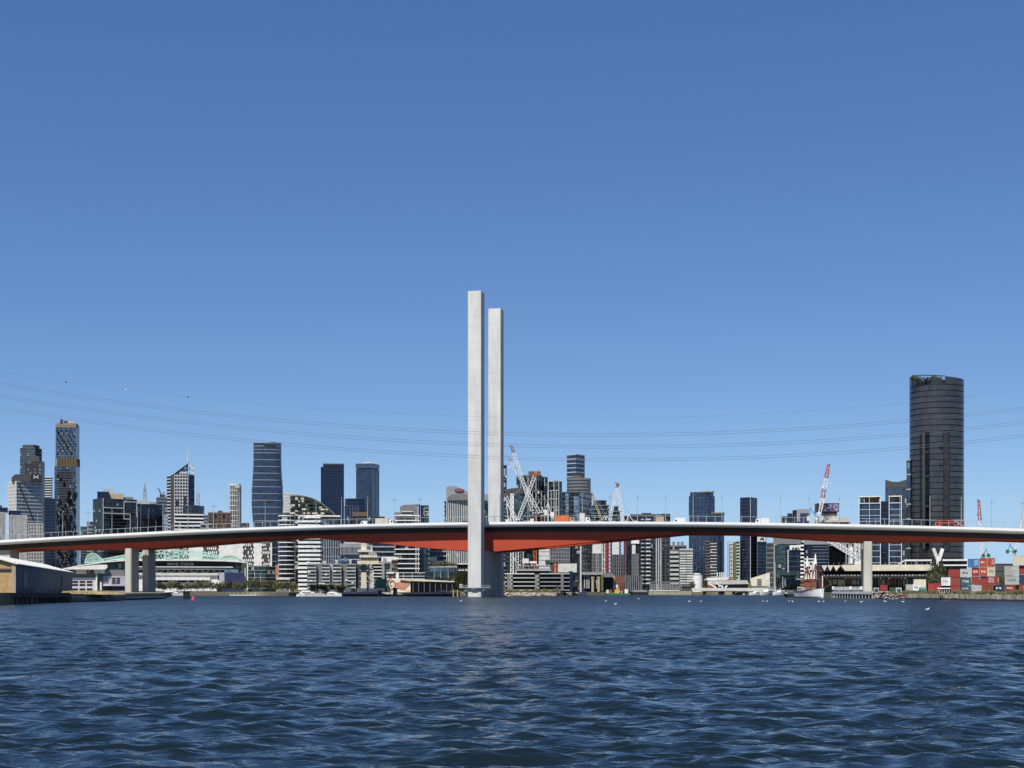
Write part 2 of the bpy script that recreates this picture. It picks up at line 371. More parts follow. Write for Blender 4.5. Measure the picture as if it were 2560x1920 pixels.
def deck(v0, label):
    r = thing('road_bridge', label, 'bridge', F0, -TH, 'twin carriageways of the road bridge')
    mir = lambda pr: [(VW-v,z) for v, z in pr][::-1]
    fas = [(0,1.0),(.32,1.0),(.32,-.25),(1.0,-.25),(1.0,-1.3),(.62,-1.05),(.22,-.5),(0,-.02)]
    for pr in (fas[::-1], mir(fas[::-1])): loft(lambda t, pr=pr: [(v0+v,zroad(t)+z) for v, z in pr]).build('edge_beam', 'bridge_white', r, uv=False)
    loft(lambda t: [(v0+v,zroad(t)+z) for v, z in ((.33,0),(.33,-.24),(VW-.33,-.24),(VW-.33,0))]).build('road_deck', 'asphalt', r, uv=False)
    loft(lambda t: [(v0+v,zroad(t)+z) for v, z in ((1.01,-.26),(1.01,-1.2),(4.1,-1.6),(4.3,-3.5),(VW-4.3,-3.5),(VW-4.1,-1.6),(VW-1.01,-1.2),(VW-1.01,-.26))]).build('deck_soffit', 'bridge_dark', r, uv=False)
    loft(lambda t: [(v0+v,z) for v, z in ((4.31,zroad(t)-3.51),(5.0,zbot(t)),(VW-5.0,zbot(t)),(VW-4.31,zroad(t)-3.51))]).build('box_girder', 'bridge_red', r, uv=False)
    for k in (.8,4.6,8.2,11.8,15.4):
        loft(lambda t: [(v0+.5+k,zroad(t)+.012),(v0+.5+k,zroad(t)+.004),(v0+.62+k,zroad(t)+.004),(v0+.62+k,zroad(t)+.012)]).build('lane_marking', 'white', r, uv=False)
    return r
near = deck(V0, 'nearer carriageway of the bridge with white edge beam and red haunched girder')
far = deck(V1, 'farther carriageway of the bridge, hidden behind the nearer red girder')
# piers: a pair of blade columns at each support, one under each carriageway
def pier(parent, t, v, w, d, zt, z0=-1.5, flute=False):
    mb = MB()
    if flute:
        poly_ = [(-w/2,-d/2),(w/2,-d/2)]
        for y in np.linspace(-d/2,d/2,5)[:-1]: poly_ += [(w/2,y+d*.10),(w/2-.9,y+d*.12),(w/2-.9,y+d*.20),(w/2,y+d*.22)]
        poly_ += [(w/2,d/2),(-w/2,d/2)]
        mb.prism(poly_, z0, zt)
    else:
        c = .35; mb.prism([(-w/2+c,-d/2),(w/2-c,-d/2),(w/2,-d/2+c),(w/2,d/2-c),(w/2-c,d/2),(-w/2+c,d/2),(-w/2,d/2-c),(-w/2,-d/2+c)], z0, zt)
    return mb.build('pier', 'concrete', parent, (t,v,0))
for root, v0 in ((near,V0),(far,V1)):
    vc = v0+VW/2
    tl = bt(320,V0+VW/2-4.5); tr = bt(2170,V0+VW/2-4.5)
    pier(root, tl, vc, 3.4, 9.0, zbot(tl)+.3, 1.0); pier(root, tr, vc, 3.7, 9.0, zbot(tr)+.3, 1.0)
    pier(root, bt(14,vc-4), vc, 5.5, 9.0, zbot(-245)+.3, 1.0)
    pier(root, .6, vc, 6.6, 14.0, zbot(0)+.3, -3, True)
# the two towers, cast in lifts
def tower_(label, v, py):
    o = F0+V*v; zt = P(1180,py,o.y).z
    r = thing('bridge_tower', label, 'tower', (o.x,o.y,-2), -TH, 'pair of concrete towers of the bridge')
    n = 36; h = (zt+2)/n; c = .12; w, d = 6.2, 7.7
    body = MB().prism([(-w/2+c,0),(w/2-c,0),(w/2,c),(w/2,d-c),(w/2-c,d),(-w/2+c,d),(-w/2,d-c),(-w/2,c)], 0, h-.03)
    body.prism([(-w/2+.05,.05),(w/2-.05,.05),(w/2-.05,d-.05),(-w/2+.05,d-.05)], h-.03, h)
    me = body.mesh('concrete_lift', 'tower_concrete')
    for i in range(n): put('concrete_lift', me, r, (0,0,i*h))
    return r
tower_('taller looking pale concrete tower standing in front of the bridge deck', 0, 727)
tower_('pale concrete tower behind the bridge deck, just right of the front tower', 46, 771)
# access platform round the foot of the front tower
r = thing('access_platform', 'steel walkway with handrail around the foot of the front tower', 'platform', (F0.x,F0.y,0), -TH)
z = 4.0
MB().box(-3.6,3.6,-1.2,-.02,z,z+.3).build('walkway', 'steel', r)
MB().box(3.15,7.2,1.0,2.4,z+.05,z+.3).build('walkway', 'steel', r); MB().box(-7.4,-3.15,1.0,2.4,z+.05,z+.3).build('walkway', 'steel', r)
MB().bar((3.2,1.7,z-1.2),(7,1.7,z),.25).build('bracket', 'steel', r); MB().bar((-3.2,1.7,z-1.2),(-7.2,1.7,z),.25).build('bracket', 'steel', r)
MB().box(-1.2,1.2,-1.1,-.02,z-.6,z-.02).build('bracket', 'midgrey', r)
for x0, x1, y in ((3.3,7.1,1.05),(-7.3,-3.3,1.05),(-3.5,3.5,-1.15)):
    mb = MB(); mb.bar((x0,y,z+1.3),(x1,y,z+1.3),.1); mb.bar((x0,y,z+.8),(x1,y,z+.8),.07)
    for x in np.linspace(x0,x1,5): mb.bar((x,y,z+.3),(x,y,z+1.3),.09)
    mb.build('handrail', 'steel', r)
MB().box(-7.3,-6.0,1.1,2.2,z+.31,z+1.9).build('cabinet', 'pale', r)
for t, v in ((-8.6,3),(-11,5)):
    mb = MB(); mb.cone((0,0,-2),(0,0,3.2),.3,.28); tag(put('mooring_pile', mb.mesh('mooring_pile','yellow'), None, F0+U*t+V*v), 'yellow mooring pile left of the front bridge tower, %s' % ('the nearer one' if v == 3 else 'the farther one'), 'pile', 'yellow piles by the front tower')

# safety screen along the median: posts and two rails
sv = 26.9
r = thing('safety_screen', 'tall post and rail safety screen along the middle of the bridge', 'fence', F0, -TH)
pm = MB().box(-.09,.09,-.09,.09,0,4.5).mesh('post', 'steel_post')
for i in range(-84,85): put('post', pm, r, (i*4.0,sv,zroad(i*4.0)))
for dz, s in ((4.5,.16),(1.7,.10)):
    loft(lambda t: [(sv-s/2,zroad(t)+dz-s/2),(sv-s/2,zroad(t)+dz+s/2),(sv+s/2,zroad(t)+dz+s/2),(sv+s/2,zroad(t)+dz-s/2)]).build('rail', 'steel_post', r, uv=False)
# lamp posts
lv = 26.0
pole = MB().cone((0,0,0),(0,0,15.2),.16,.09,8).mesh('pole','steel_post'); arm = MB().bar((0,-2.3,13.0),(0,2.3,13.35),.09).mesh('arm','steel_post')
lum = MB().prism([(-.18,-.55),(.18,-.55),(.26,0),(.18,.55),(-.18,.55),(-.26,0)],0,.16).mesh('luminaire','midgrey')
foot = MB().cone((0,0,0),(0,0,.6),.4,.3,8).mesh('foot','steel_post')
lamps = [31,94,157,220,280,344,407,470,534,598,663,726,790,854,919,986,1051,1118,1250,1320,1388,1456,1525,1594,1664,1733,1805,1876,1951,2023,2098,2174,2250,2325,2403,2479,2556]
ORD = 'first second third fourth fifth sixth seventh eighth ninth tenth eleventh twelfth thirteenth fourteenth fifteenth sixteenth seventeenth eighteenth nineteenth twentieth'.split()
for i, px in enumerate(lamps):
    t = bt(px,lv); o = F0+U*t+V*lv; o.z = zroad(t)
    k = i+1 if px < 1180 else len(lamps)-i
    r = thing('street_lamp', '%s grey bridge street lamp counted from the %s edge of the picture' % (ORD[k-1], 'left' if px < 1180 else 'right'), 'street lamp', o, -TH, 'street lamps along the bridge')
    put('pole',pole,r); put('arm',arm,r); put('foot',foot,r)
    for s in (-1,1): put('luminaire',lum,r,(0,s*2.6,13.17+s*.19-.1))
# ------------------------------------------------------------------ buildings: generic builder
class B:
    "one building; local x runs along its face, y away from the viewer, sizes read off the photograph at distance Y"
    def __init__(s, name, label, x0, x1, yt, Y, cat='building', group=None, z0=GZ):
        s.xc = (x0+x1)/2; s.Y = Y; s.x0, s.x1, s.yt = x0, x1, yt
        X = (s.xc-1280)*Y/F; s.phi = math.atan2(X,Y); s.z0 = z0
        s.k = Y/F*math.cos(s.phi)
        s.r = thing(name, label, cat, (X,Y,z0), -s.phi, group); s.H = s.z(yt)
    def x(s, px): return (px-s.xc)*s.k
    def z(s, py): return CH+(HZ-py)*s.Y/F-s.z0
    def rect(s, x0=None, x1=None, d=30, y=0):
        a = s.x(s.x0 if x0 is None else x0); b = s.x(s.x1 if x1 is None else x1)
        return [(a,y),(b,y),(b,y+d),(a,y+d)]
    def corner(s, xs, th, x0=None, x1=None, y=0):
        "box seen over a corner at column xs; th = turn of the left face"
        t = rad(th); x0 = s.x0 if x0 is None else x0; x1 = s.x1 if x1 is None else x1
        a = (xs-x0)*s.k/math.cos(t); b = (x1-xs)*s.k/math.sin(t); c = s.x(xs)
        R = (b*math.sin(t), b*math.cos(t)); L_ = (-a*math.cos(t), a*math.sin(t))
        return [(c,y),(c+R[0],y+R[1]),(c+R[0]+L_[0],y+R[1]+L_[1]),(c+L_[0],y+L_[1])]
    def ell(s, x0=None, x1=None, d=1.0, n=20, y=0, a0=0):
        a = s.x(s.x0 if x0 is None else x0); b = s.x(s.x1 if x1 is None else x1); c = (a+b)/2; r = (b-a)/2
        return [(c+r*math.cos(a0+k*2*math.pi/n), y+r*d+r*d*math.sin(a0+k*2*math.pi/n)) for k in range(n)]
    def prism(s, name, poly, z0, z1, mat, par=None, top=None):
        return MB().prism(poly, z0, z1, top=top).build(name, mat, par or s.r)
    def box(s, name, x0, x1, y0, y1, mat, d0=-.3, d1=.2, par=None):
        "x0..x1 columns, y0..y1 rows (top, bottom), d0..d1 depth in metres behind the face"
        return MB().box(s.x(x0),s.x(x1),d0,d1,s.z(y1),s.z(y0)).build(name, mat, par or s.r)
    def bar(s, name, pts, w, mat, d=0, par=None):
        mb = MB()
        for (a,b,c,e) in pts: mb.bar((s.x(a),d,s.z(b)),(s.x(c),d,s.z(e)),w)
        return mb.build(name, mat, par or s.r)
    def poly(s, name, pts, d0, d1, mat, par=None):
        return MB().xz([(s.x(a),s.z(b)) for a, b in pts], d0, d1).build(name, mat, par or s.r)
    def stack(s, poly, z0, z1, fl, gl, band, bt=.6, be=.25, low=False):
        "storeys: a glass band and a slab edge each"
        n = max(1, round((z1-z0)/fl)); fl = (z1-z0)/n
        g = MB().prism(poly, 0, fl-bt).mesh('window_band', gl); b = MB().prism(offset(poly,be), 0, bt).mesh('floor_slab', band)
        for i in range(n):
            put('window_band', g, s.r, (0,0,z0+i*fl)); put('floor_slab', b, s.r, (0,0,z0+i*fl+fl-bt))
        return s
    def bands(s, poly, z0, z1, n, bt, be, band, name='floor_slab'):
        b = MB().prism(offset(poly,be), 0, bt).mesh(name, band)
        for i in range(n): put(name, b, s.r, (0,0,z0+(z1-z0)*(i+1)/n-bt))
        return s
    def fins(s, p, q, z0, z1, n, w, d, mat, name='fin', out=0):
        p = Vector(p); q = Vector(q); e = (q-p); nrm = Vector((e.y,-e.x)).normalized()
        a = math.atan2(e.y,e.x); m = MB().box(-w/2,w/2,-d,.02,0,z1-z0).mesh(name, mat)
        for i in range(n+1):
            c = p.lerp(q, i/n)+nrm*out; put(name, m, s.r, (c.x,c.y,z0), a)
        return s
    def windows(s, p, q, z0, z1, nx, nz, fx=.6, fz=.6, mat='g_dark', name='window', skip=0, d=.06):
        p = Vector(p); q = Vector(q); e = q-p; w = e.length/nx; h = (z1-z0)/nz; a = math.atan2(e.y,e.x)
        m = MB().box(-w*fx/2,w*fx/2,-d,.05,0,h*fz).mesh(name, mat); rr = random.Random(int(s.xc*7+nz))
        for i in range(nx):
            for j in range(nz):
                if rr.random() < skip: continue
                c = p.lerp(q, (i+.5)/nx); put(name, m, s.r, (c.x,c.y,z0+(j+.5-fz/2)*h), a)
        return s
    def text(s, t, xc, yc, hpx, wpx, mat, d=-.4, par=None, depth=.3, name='sign_letters'):
        return letters(name, t, mat, par or s.r, (s.x(xc),d,s.z(yc)), hpx*s.Y/F, wpx*s.k, depth=depth)

# ---- far left
b = B('apartment_block', 'low block with white vertical fins at the far left edge of the picture', -40, 14, 1280, 1355)
p = b.rect(d=22); b.stack(p, 0, b.H, 3.3, 'g_pinkish', 'grey', .35, .1); b.fins(p[0], p[1], 0, b.H, 16, .5, .7, 'offwhite'); b.prism('penthouse', b.rect(-40,20,18,3), b.H, b.z(1268), 'g_navy'); b.box('roof_plant',-10,5,1262,1268,'dark',6,12)
b = B('apartment_block', 'white finned block with pinkish panels and a navy top, second from the left edge', 22, 67, 1288, 1340)
p = b.rect(d=22); b.stack(p, 0, b.H, 3.3, 'g_pinkish', 'pale', .4, .15); b.fins(p[0], p[1], 0, b.H, 15, .5, .8, 'offwhite'); b.prism('penthouse', b.rect(21,52,18,3), b.H, b.z(1276), 'g_navy')
b = B('apartment_block', 'small block with a white grid of balconies below the white tower with a black diagonal', 72, 107, 1308, 1345)
p = b.rect(d=20); b.stack(p, 0, b.H, 3.2, 'g_brown', 'offwhite', .55, .5); b.fins(p[0], p[1], 0, b.H, 9, .45, .9, 'offwhite')
b = B('office_tower', 'white banded office tower with black diagonal notch and dark sign box', 21, 105, 1203, 1900)
p = b.corner(41,62); b.stack(p, 0, b.H, 4.6, 'g_steel', 'pale', 1.5, .25)
b.fins(p[3], p[0], b.z(1300), b.H, 8, .9, .5, 'white')
b.poly('roof_wedge', [(29,1203),(104,1203),(102,1184),(38,1186),(29,1194)], 2, 30, 'dark'); b.box('sign_box',77,104,1185,1203,'black',-1.5,1.9)
for i in range(15):
    t = (i+.5)/15; X = 45+38*t; b.box('dark_notch', X-1.6, X+2.2, 1206+93*t-3, 1206+93*t+2.6, 'black', math.tan(rad(28))*0+(X-41)*b.k*math.tan(rad(28))-.6, (X-41)*b.k*math.tan(rad(28))+.6)
b.text('><', 90, 1192, 9, 13, 'white', -1.8)
b = B('office_tower', 'tall grey glass tower with stepped dark crown behind the white banded tower', 50, 105, 1119, 2300)
p = b.corner(88,28); b.stack(p, 0, b.H, 4, 'g_slate', 'midgrey', .5, .08); b.prism('crown', b.corner(84,28,56,99,3), b.H, b.z(1111), 'dark')
b = B('apartment_tower', 'dark brown tower with stepped top in front of the tall grey tower', 62, 112, 1152, 2240)
p = b.corner(102,20); b.stack(p, 0, b.H, 3.6, 'g_brown', 'dark', .6, .12); b.prism('crown', b.corner(98,20,73,105,3), b.H, b.z(1140), 'dark')
b.windows(b.corner(102,20)[3], p[0], b.z(1205), b.z(1150), 7, 6, .5, .6, 'g_pale', skip=.8)
b = B('apartment_tower', 'slim tower with thin white balcony lines beside the patterned tower', 112, 131, 1192, 2420)
p = b.corner(128,20); b.stack(p, 0, b.H, 4, 'g_slate', 'white', 1.0, .8)
b = B('office_building', 'plain navy block at the foot of the tall patterned tower', 111, 138, 1246, 1990)
p = b.rect(d=30); b.stack(p, 0, b.H, 4, 'g_navy', 'dark', .4, .1)
# tall patterned tower
b = B('patterned_tower', 'tallest left tower with dark leaf-shaped patches and a gold slatted band', 136, 200, 1067, 2342)
lo = b.corner(190,14); hi = b.corner(190,14,139,199)
b.stack(lo, 0, b.z(1165), 4.2, 'g_steel', 'lilac', .12, .03); b.prism('gold_recess', offset(hi,-1.2), b.z(1165), b.z(1145), 'brown')
b.fins(hi[3], hi[0], b.z(1165), b.z(1145), 13, 1.1, .8, 'gold', 'gold_slat'); b.fins(hi[0], hi[1], b.z(1165), b.z(1145), 5, 1.1, .8, 'gold', 'gold_slat')
b.stack(hi, b.z(1145), b.H, 4.2, 'g_steel', 'grey', .4, .03)
b.prism('crown', hi, b.H, b.z(1057), 'brown', top=offset(hi,-1.5)); b.fins(hi[3], hi[0], b.H, b.z(1059), 14, .5, .5, 'tan', 'crown_rib')
for x0, x1, y in ((150,158,1048),(160,169,1051),(172,186,1049)): b.box('roof_plant',x0,x1,y,1058,'pale' if x0 == 172 else 'dark',6,16)
rr = random.Random(5); t14 = math.tan(rad(14)); d_ = 0
hexs = MB().xz([(-2.2,-5),(0,-7),(2.2,-5),(2.2,5),(0,7),(-2.2,5)], -.5, .3).mesh('dark_panel', 'g_dark')
hexm = MB().xz([(-2.2,-5),(0,-7),(2.2,-5),(2.2,5),(0,7),(-2.2,5)], -.5, .3).mesh('dark_panel', 'g_black')
for i in range(150):
    py = 1180+rr.random()**.8*270; s0 = rr.randrange(5); X = 142+((s0*17+(py-1170)*.42+rr.gauss(0,3)) % 50)
    if rr.random() > .25+.75*(py-1180)/120: continue
    z = b.z(py)
    if z < 8: continue
    put('dark_panel', hexs if i % 3 else hexm, b.r, (b.x(X), (190-X)*b.k*t14-.3, z), -rad(14), (.8,1,rr.uniform(.4,.8)))
for k in range(5):
    for j in range(9):
        X = 143+((k*11+j*4.6) % 46); py = 1076+j*7.2
        put('dark_panel', hexs, b.r, (b.x(X), (190-X)*b.k*t14-.1, b.z(py)), -rad(14), (.5,.6,.42))
for x0, x1, yt, Y, lb, gl in ((201,217,1316,2050,'tiny block just right of the patterned tower above the railing','g_slate'),(217,233,1303,1560,'narrow teal glass block left of the dark framed apartments','g_teal'),
        (511,523,1287,1850,'small bluish block between two banded blocks and the brown gabled building','g_steel'),(603,623,1307,1830,'small grey block right of the round striped tower','g_slate'),(500,530,1309,1300,'low tan block in front of the brown gabled building','g_brown'),(409,420,1288,1480,'narrow pale slab block left of the pointed tower','g_pale')):
    b = B('office_building', lb, x0, x1, yt, Y); b.stack(b.rect(d=20), 0, b.H, 3.8, gl, 'pale' if gl != 'g_slate' else 'midgrey', .7, .1)
# dark framed apartments
b = B('apartment_building', 'dark apartment block with thin white frame outlines, left of the small lattice mast', 232, 343, 1246, 1450)
p = b.corner(257,62); b.stack(p, 0, b.H, 3.3, 'g_dark', 'dark', .5, .35)
for x0, x1, y, m, d in ((243,272,1228,'g_navy',9),(258,285,1219,'pale',16),(272,309,1232,'tan',12),(308,334,1240,'midgrey',14)): b.box('roof_block',x0,x1,y,1246,m,d,d+12)
sl_ = math.tan(rad(28))
for a in ((258,1269,310,1269),(258,1283,326,1283),(310,1252,343,1252),(310,1296,326,1296)):
    MB().bar((b.x(a[0]),(a[0]-257)*b.k*sl_-.9,b.z(a[1])),(b.x(a[2]),(a[2]-257)*b.k*sl_-.9,b.z(a[3])),.8).build('white_frame','offwhite',b.r)
for X, y0, y1 in ((310,1252,1296),(326,1283,1330),(342,1252,1290),(258,1246,1330)): MB().bar((b.x(X),(X-257)*b.k*sl_-.9,b.z(y0)),(b.x(X),(X-257)*b.k*sl_-.9,b.z(y1)),.6).build('white_frame','pale',b.r)
b = B('office_building', 'dark blue glass block with pale lit panes, under the small lattice mast', 326, 409, 1259, 1500)
p = b.corner(333,55); b.stack(p, 0, b.H, 3.6, 'g_navy', 'dark', .35, .05); b.windows(p[0], p[1], 5, b.H-3, 16, 12, .4, .5, 'g_steel', skip=.75)
b.box('roof_block',344,372,1249,1259,'pale',8,18); b.box('roof_block',373,391,1254,1259,'grey',6,18)
b.fins(p[0], p[1], 0, b.H, 4, .5, .4, 'midgrey', 'white_frame')
r = thing('radio_mast', 'small grey lattice radio mast on the roof of the dark blue block', 'mast', P(362,1249,1513))
MB().lattice((0,0,0),(0,0,11),2.6,5,.35,w1=1.6).lattice((0,0,11),(0,0,17.2),1.0,4,.25,w1=.3).build('lattice','lattice_grey',r)
for z in (5.5,11): MB().box(-1.8,1.8,-1.2,1.2,z,z+.3).build('gantry','lattice_grey',r)
b = B('office_building', 'grey concrete block under the little dark crane, left of the pointed tower', 391, 417, 1243, 1700)
p = b.rect(d=22); b.stack(p, 0, b.H, 3.8, 'g_slate', 'midgrey', 1.2, .1)
# pointed tower with letters on the gable
b = B('office_tower', 'office tower with sloping triangular roof sign, dishes and a tall white antenna', 417, 486, 1187, 1900)
c = b.x
p = [(c(435),0),(c(470),0),(c(479),2.2),(c(486),9),(c(486),26),(c(417),26),(c(417),12),(c(427),7)]
b.stack(p, 0, b.H, 4.1, 'g_navy', 'pale', 1.5, .12)
b.prism('chamfer_wall', [(c(427)-.2,6.6),(c(435)+.1,-.4),(c(435)+.4,.6),(c(427),8)], 0, b.H, 'dark')
b.fins((c(436),0),(c(470),0), 0, b.H, 5, .9, .35, 'pale', 'pier'); b.prism('corner_glass', [(c(470.6),-.4),(c(479.3),1.8),(c(486.3),8.6),(c(486.2),24),(c(470.6),20)], 0, b.H+.2, 'g_navy')
b.poly('roof_gable', [(431,1187),(470,1187),(470,1157.5)], 0, 14, 'navyp'); b.bar('gable_edge', [(431,1187,470,1157)], .8, 'pale', -.3)
b.text('AMP', 459, 1182, 7, 22, 'white', -.5); b.box('logo', 461, 466, 1166, 1175, 'bluepaint', -.5, -.05)
for q in ((438,1256,1251),(458,1252,1240)): b.box('loggia',q[0]+1,q[0]+(8 if q[0]==458 else 9),q[2],q[1]+10,'black',-.45,-.2)
MB().lattice((c(478),8,b.H),(c(478),8,b.z(1160)),4.5,5,.4).build('dish_frame','lattice_grey',b.r)
for i, (X, y) in enumerate(((475,1164),(481,1170),(476,1178),(482,1181))): MB().cone((c(X),2.6,b.z(y)),(c(X),3.4,b.z(y)),1.7,1.0,10).build('satellite_dish','offwhite',b.r)
MB().cone((c(470),6,b.z(1158)),(c(470),6,b.z(1130)),.9,.5,6).cone((c(470),6,b.z(1130)),(c(470),6,b.z(1112)),.45,.2,6).build('antenna','offwhite',b.r)
b = B('office_building', 'low block with wavy white bands under the pointed tower', 437, 508, 1285, 1380)
p = b.rect(d=18); b.stack(p, 0, b.H, 3.5, 'g_black', 'white', 1.3, .5)
b = B('office_building', 'dark flat-topped block just behind the white banded low block', 457, 511, 1263, 1420)
p = b.corner(488,30); b.stack(p, 0, b.H, 3.6, 'g_dark', 'dark', .5, .1)
r = thing('radio_mast', 'grey lattice radio mast behind the dark flat-topped block', 'mast', G(495,1640))
MB().lattice((0,0,0),(0,0,P(0,1233,1640).z-GZ),3.2,24,.35,w1=2.4).build('lattice','lattice_grey',r); MB().cone((0,0,P(0,1233,1640).z-GZ),(0,0,P(0,1214,1640).z-GZ),.4,.2,6).build('spike','lattice_grey',r)
b = B('office_building', 'brown stone building with dark triangular gables left of the round striped tower', 522, 576, 1281, 1500)
p = b.rect(d=24); b.stack(p, 0, b.H, 3.7, 'g_brown', 'brown', 1.5, .2); b.fins(p[0], p[1], 0, b.H, 5, 1.6, .4, 'brown', 'pier')
for X in (539,560): b.poly('gable', [(X-4,1291),(X+4,1291),(X,1283)], -.9, -.2, 'black')
b.box('roof_plant',545,556,1276,1281,'dark',5,14)
b = B('round_tower', 'slim round tower with a white grid of bands and ribs', 573, 603, 1212, 2150)
p = b.ell(n=20); b.stack(p, 0, b.H, 7.5, 'g_slate', 'offwhite', .9, .25); m = MB().box(-.35,.35,-.4,.1,0,b.H).mesh('rib','offwhite'); R_ = b.x(603)
for k in range(20): a = k*2*math.pi/20+.157; put('rib', m, b.r, (R_*math.cos(a),R_+R_*math.sin(a),0), a+math.pi/2)
b.prism('crown', b.ell(n=20,x0=574,x1=602,y=.5), b.H, b.z(1209), 'offwhite'); b.text('M', 593, 1217, 7, 8, 'white', -.2)
# waisted glass tower
b = B('curved_tower', 'tall blue glass tower with bulging sides and thin white floor lines', 629, 708, 1106, 1700)
prof = [(1477,13.2),(1400,13.4),(1340,15),(1318,15.5),(1290,17.2),(1265,18),(1240,18),(1220,17.8),(1195,17),(1170,16.2),(1145,16),(1106,16)]
ys = [p[0] for p in prof][::-1]; ws = [p[1] for p in prof][::-1]
n = 44; fl = b.H/n
for i in range(n):
    z0_ = i*fl; py = HZ-(z0_+fl/2+GZ-CH)*F/1700; w = float(np.interp(py, ys, ws))
    pl = [(w*math.copysign(abs(math.cos(a))**.55, math.cos(a)), 13+13*math.copysign(abs(math.sin(a))**.55, math.sin(a))) for a in (k*2*math.pi/28 for k in range(28))]
    b.prism('window_band', pl, z0_, z0_+fl-.02, 'g_blue')
    if i % 2 == 0 or i > 40: b.prism('floor_line', offset(pl,.14), z0_+fl-.5, z0_+fl-.1, 'pale')
b.box('dark_louvre', 660, 690, 1111, 1116, 'black', -.3, 1); b.box('dark_louvre', 660, 683, 1251, 1256, 'black', -.3, 1); b.box('roof_plant',672,690,1103,1106,'dark',8,16)
b = B('office_building', 'plain pale grey slab behind the bulging glass tower', 700, 736, 1232, 1950)
b.stack(b.rect(d=20), 0, b.H, 4, 'pale', 'offwhite', 1.2, .05)
# arched olive building
b = B('arched_building', 'olive glass apartment building with an arched roofline and cream panes', 725, 840, 1239, 1200)
arc = [(725,1240),(745,1239),(762,1241),(778,1245),(792,1251),(806,1260),(820,1270),(832,1281),(840,1292),(840,1470),(725,1470)]
b.poly('wall', arc[::-1], 0, 24, 'g_olive'); b.bar('roof_rim', [(*arc[i],*arc[i+1]) for i in range(8)], .8, 'midgrey', -.2)
rr = random.Random(2); wm = MB().box(-1.3,1.3,-.12,.05,0,1.5).mesh('window','cream'); wd2 = MB().box(-1.3,1.3,-.12,.05,0,1.5).mesh('window','g_black')
for j in range(22):
    py = 1246+j*9.8
    for i in range(26):
        X = 729+i*4.3; lim = float(np.interp(X, [q[0] for q in arc[:9]], [q[1] for q in arc[:9]]))
        if py-7 < lim or rr.random() < .45: continue
        put('window', wm if rr.random() < .38 else wd2, b.r, (b.x(X),0,b.z(py)))
for j in range(21): b.box('floor_line',725,min(839,838-max(0,(1292-(1251+j*9.8)))*1.15),1250.4+j*9.8,1251.4+j*9.8,'dark',-.2,.1)
b = B('balcony_tower', 'curved block with white balcony slabs left of the arched olive building', 697, 725, 1288, 1100)
p = b.ell(d=.9, n=16, x1=738); b.stack(p, 4, b.H, 3.2, 'g_dark', 'white', .7, .6); b.prism('base', offset(p,-1), 0, 4, 'midgrey'); b.prism('roof_plant', b.ell(n=16,x0=703,x1=725,y=3), b.H, b.z(1281), 'dark')
b = B('striped_tower', 'white striped apartment tower with a framed glass corner, left of centre', 747, 851, 1290, 1050)
q = [(b.x(747),1.5),(b.x(770),0),(b.x(800),0),(b.x(803),1),(b.x(803),22),(b.x(747),22)]
b.stack(q, 0, b.H, 3.05, 'g_dark', 'white', 1.55, .5)
p = [(b.x(803.6),1.2),(b.x(851),5),(b.x(851),22),(b.x(803.6),22)]; b.stack(p, 0, b.z(1300), 6.1, 'g_steel', 'pale', .35, .12); b.fins(p[0], p[1], 0, b.z(1300), 8, .3, .3, 'pale', 'mullion')
b.box('roof_canopy',747,851,1288,1291.5,'white',-.2,20); b.fins((b.x(749),.4),(b.x(850),4.6), b.z(1300), b.z(1291), 12, .3, .3, 'white', 'canopy_post')
# navy and blue towers
b = B('office_tower', 'plain navy monolith tower, the darker of the pair left of the bridge towers', 802, 860, 1160, 2100)
p = b.corner(808,70,802,860); b.stack(b.rect(808,860,34), 0, b.H, 4, 'g_navy', 'navyp', .3, .04); b.prism('side_wing', b.rect(802,807.8,26,3), 0, b.z(1167), 'g_navy'); b.box('parapet',807.6,860.4,1158.8,1162,'dark',-.3,34.3); b.box('dark_line',808,860,1171,1173,'black',-.2,.1)
b = B('office_tower', 'blue glass tower with a faceted crown, right of the navy monolith', 890, 948, 1158, 2200)
p = b.corner(929,24); b.stack(p, 0, b.z(1172), 4, 'g_blue', 'g_navy', .35, .03); b.prism('crown_recess', offset(p,-.8), b.z(1172), b.z(1170), 'black'); b.prism('crown', offset(p,.5), b.z(1170), b.H, 'g_steel')
MB().xz([(b.x(906),b.H),(b.x(936),b.H),(b.x(930),b.z(1154)),(b.x(920),b.z(1153)),(b.x(908),b.z(1155))], 8, 20).build('roof_canopy','offwhite',b.r)
b.fins(p[0], p[1], 0, b.z(1172), 2, .5, .3, 'g_steel', 'corner_rib')
b = B('office_building', 'lower curved blue glass building between the navy and blue towers', 861, 914, 1246, 1850)
p = [(b.x(861),8),(b.x(866),3),(b.x(875),0),(b.x(895),0),(b.x(914),4),(b.x(914),24),(b.x(861),24)]; b.stack(p, 0, b.z(1264), 4, 'g_navy', 'g_steel', .5, .05); b.stack(offset(p,-.6), b.z(1264), b.H, 4, 'g_navy', 'dark', .4, .3); b.fins(p[2], p[3], 0, b.z(1264), 3, .4, .3, 'midgrey', 'mullion')
b = B('office_building', 'dark block with a brown boxed upper storey in front of the blue tower', 868, 962, 1291, 1500)
b.stack(b.rect(d=24), 0, b.H, 4, 'g_dark', 'dark', .5, .1); b.box('upper_storey',882,920,1280,1290.8,'brown',-1.5,14)
b = B('apartment_building', 'dark angular apartment block with white slab edges and boxy grey roof left of centre', 986, 1072, 1288, 1000)
c = b.x
p = [(c(989),2.5),(c(1000),0),(c(1046),0),(c(1046),18),(c(989),18)]; b.stack(p, 0, b.H, 3.2, 'g_dark', 'white', .65, .9)
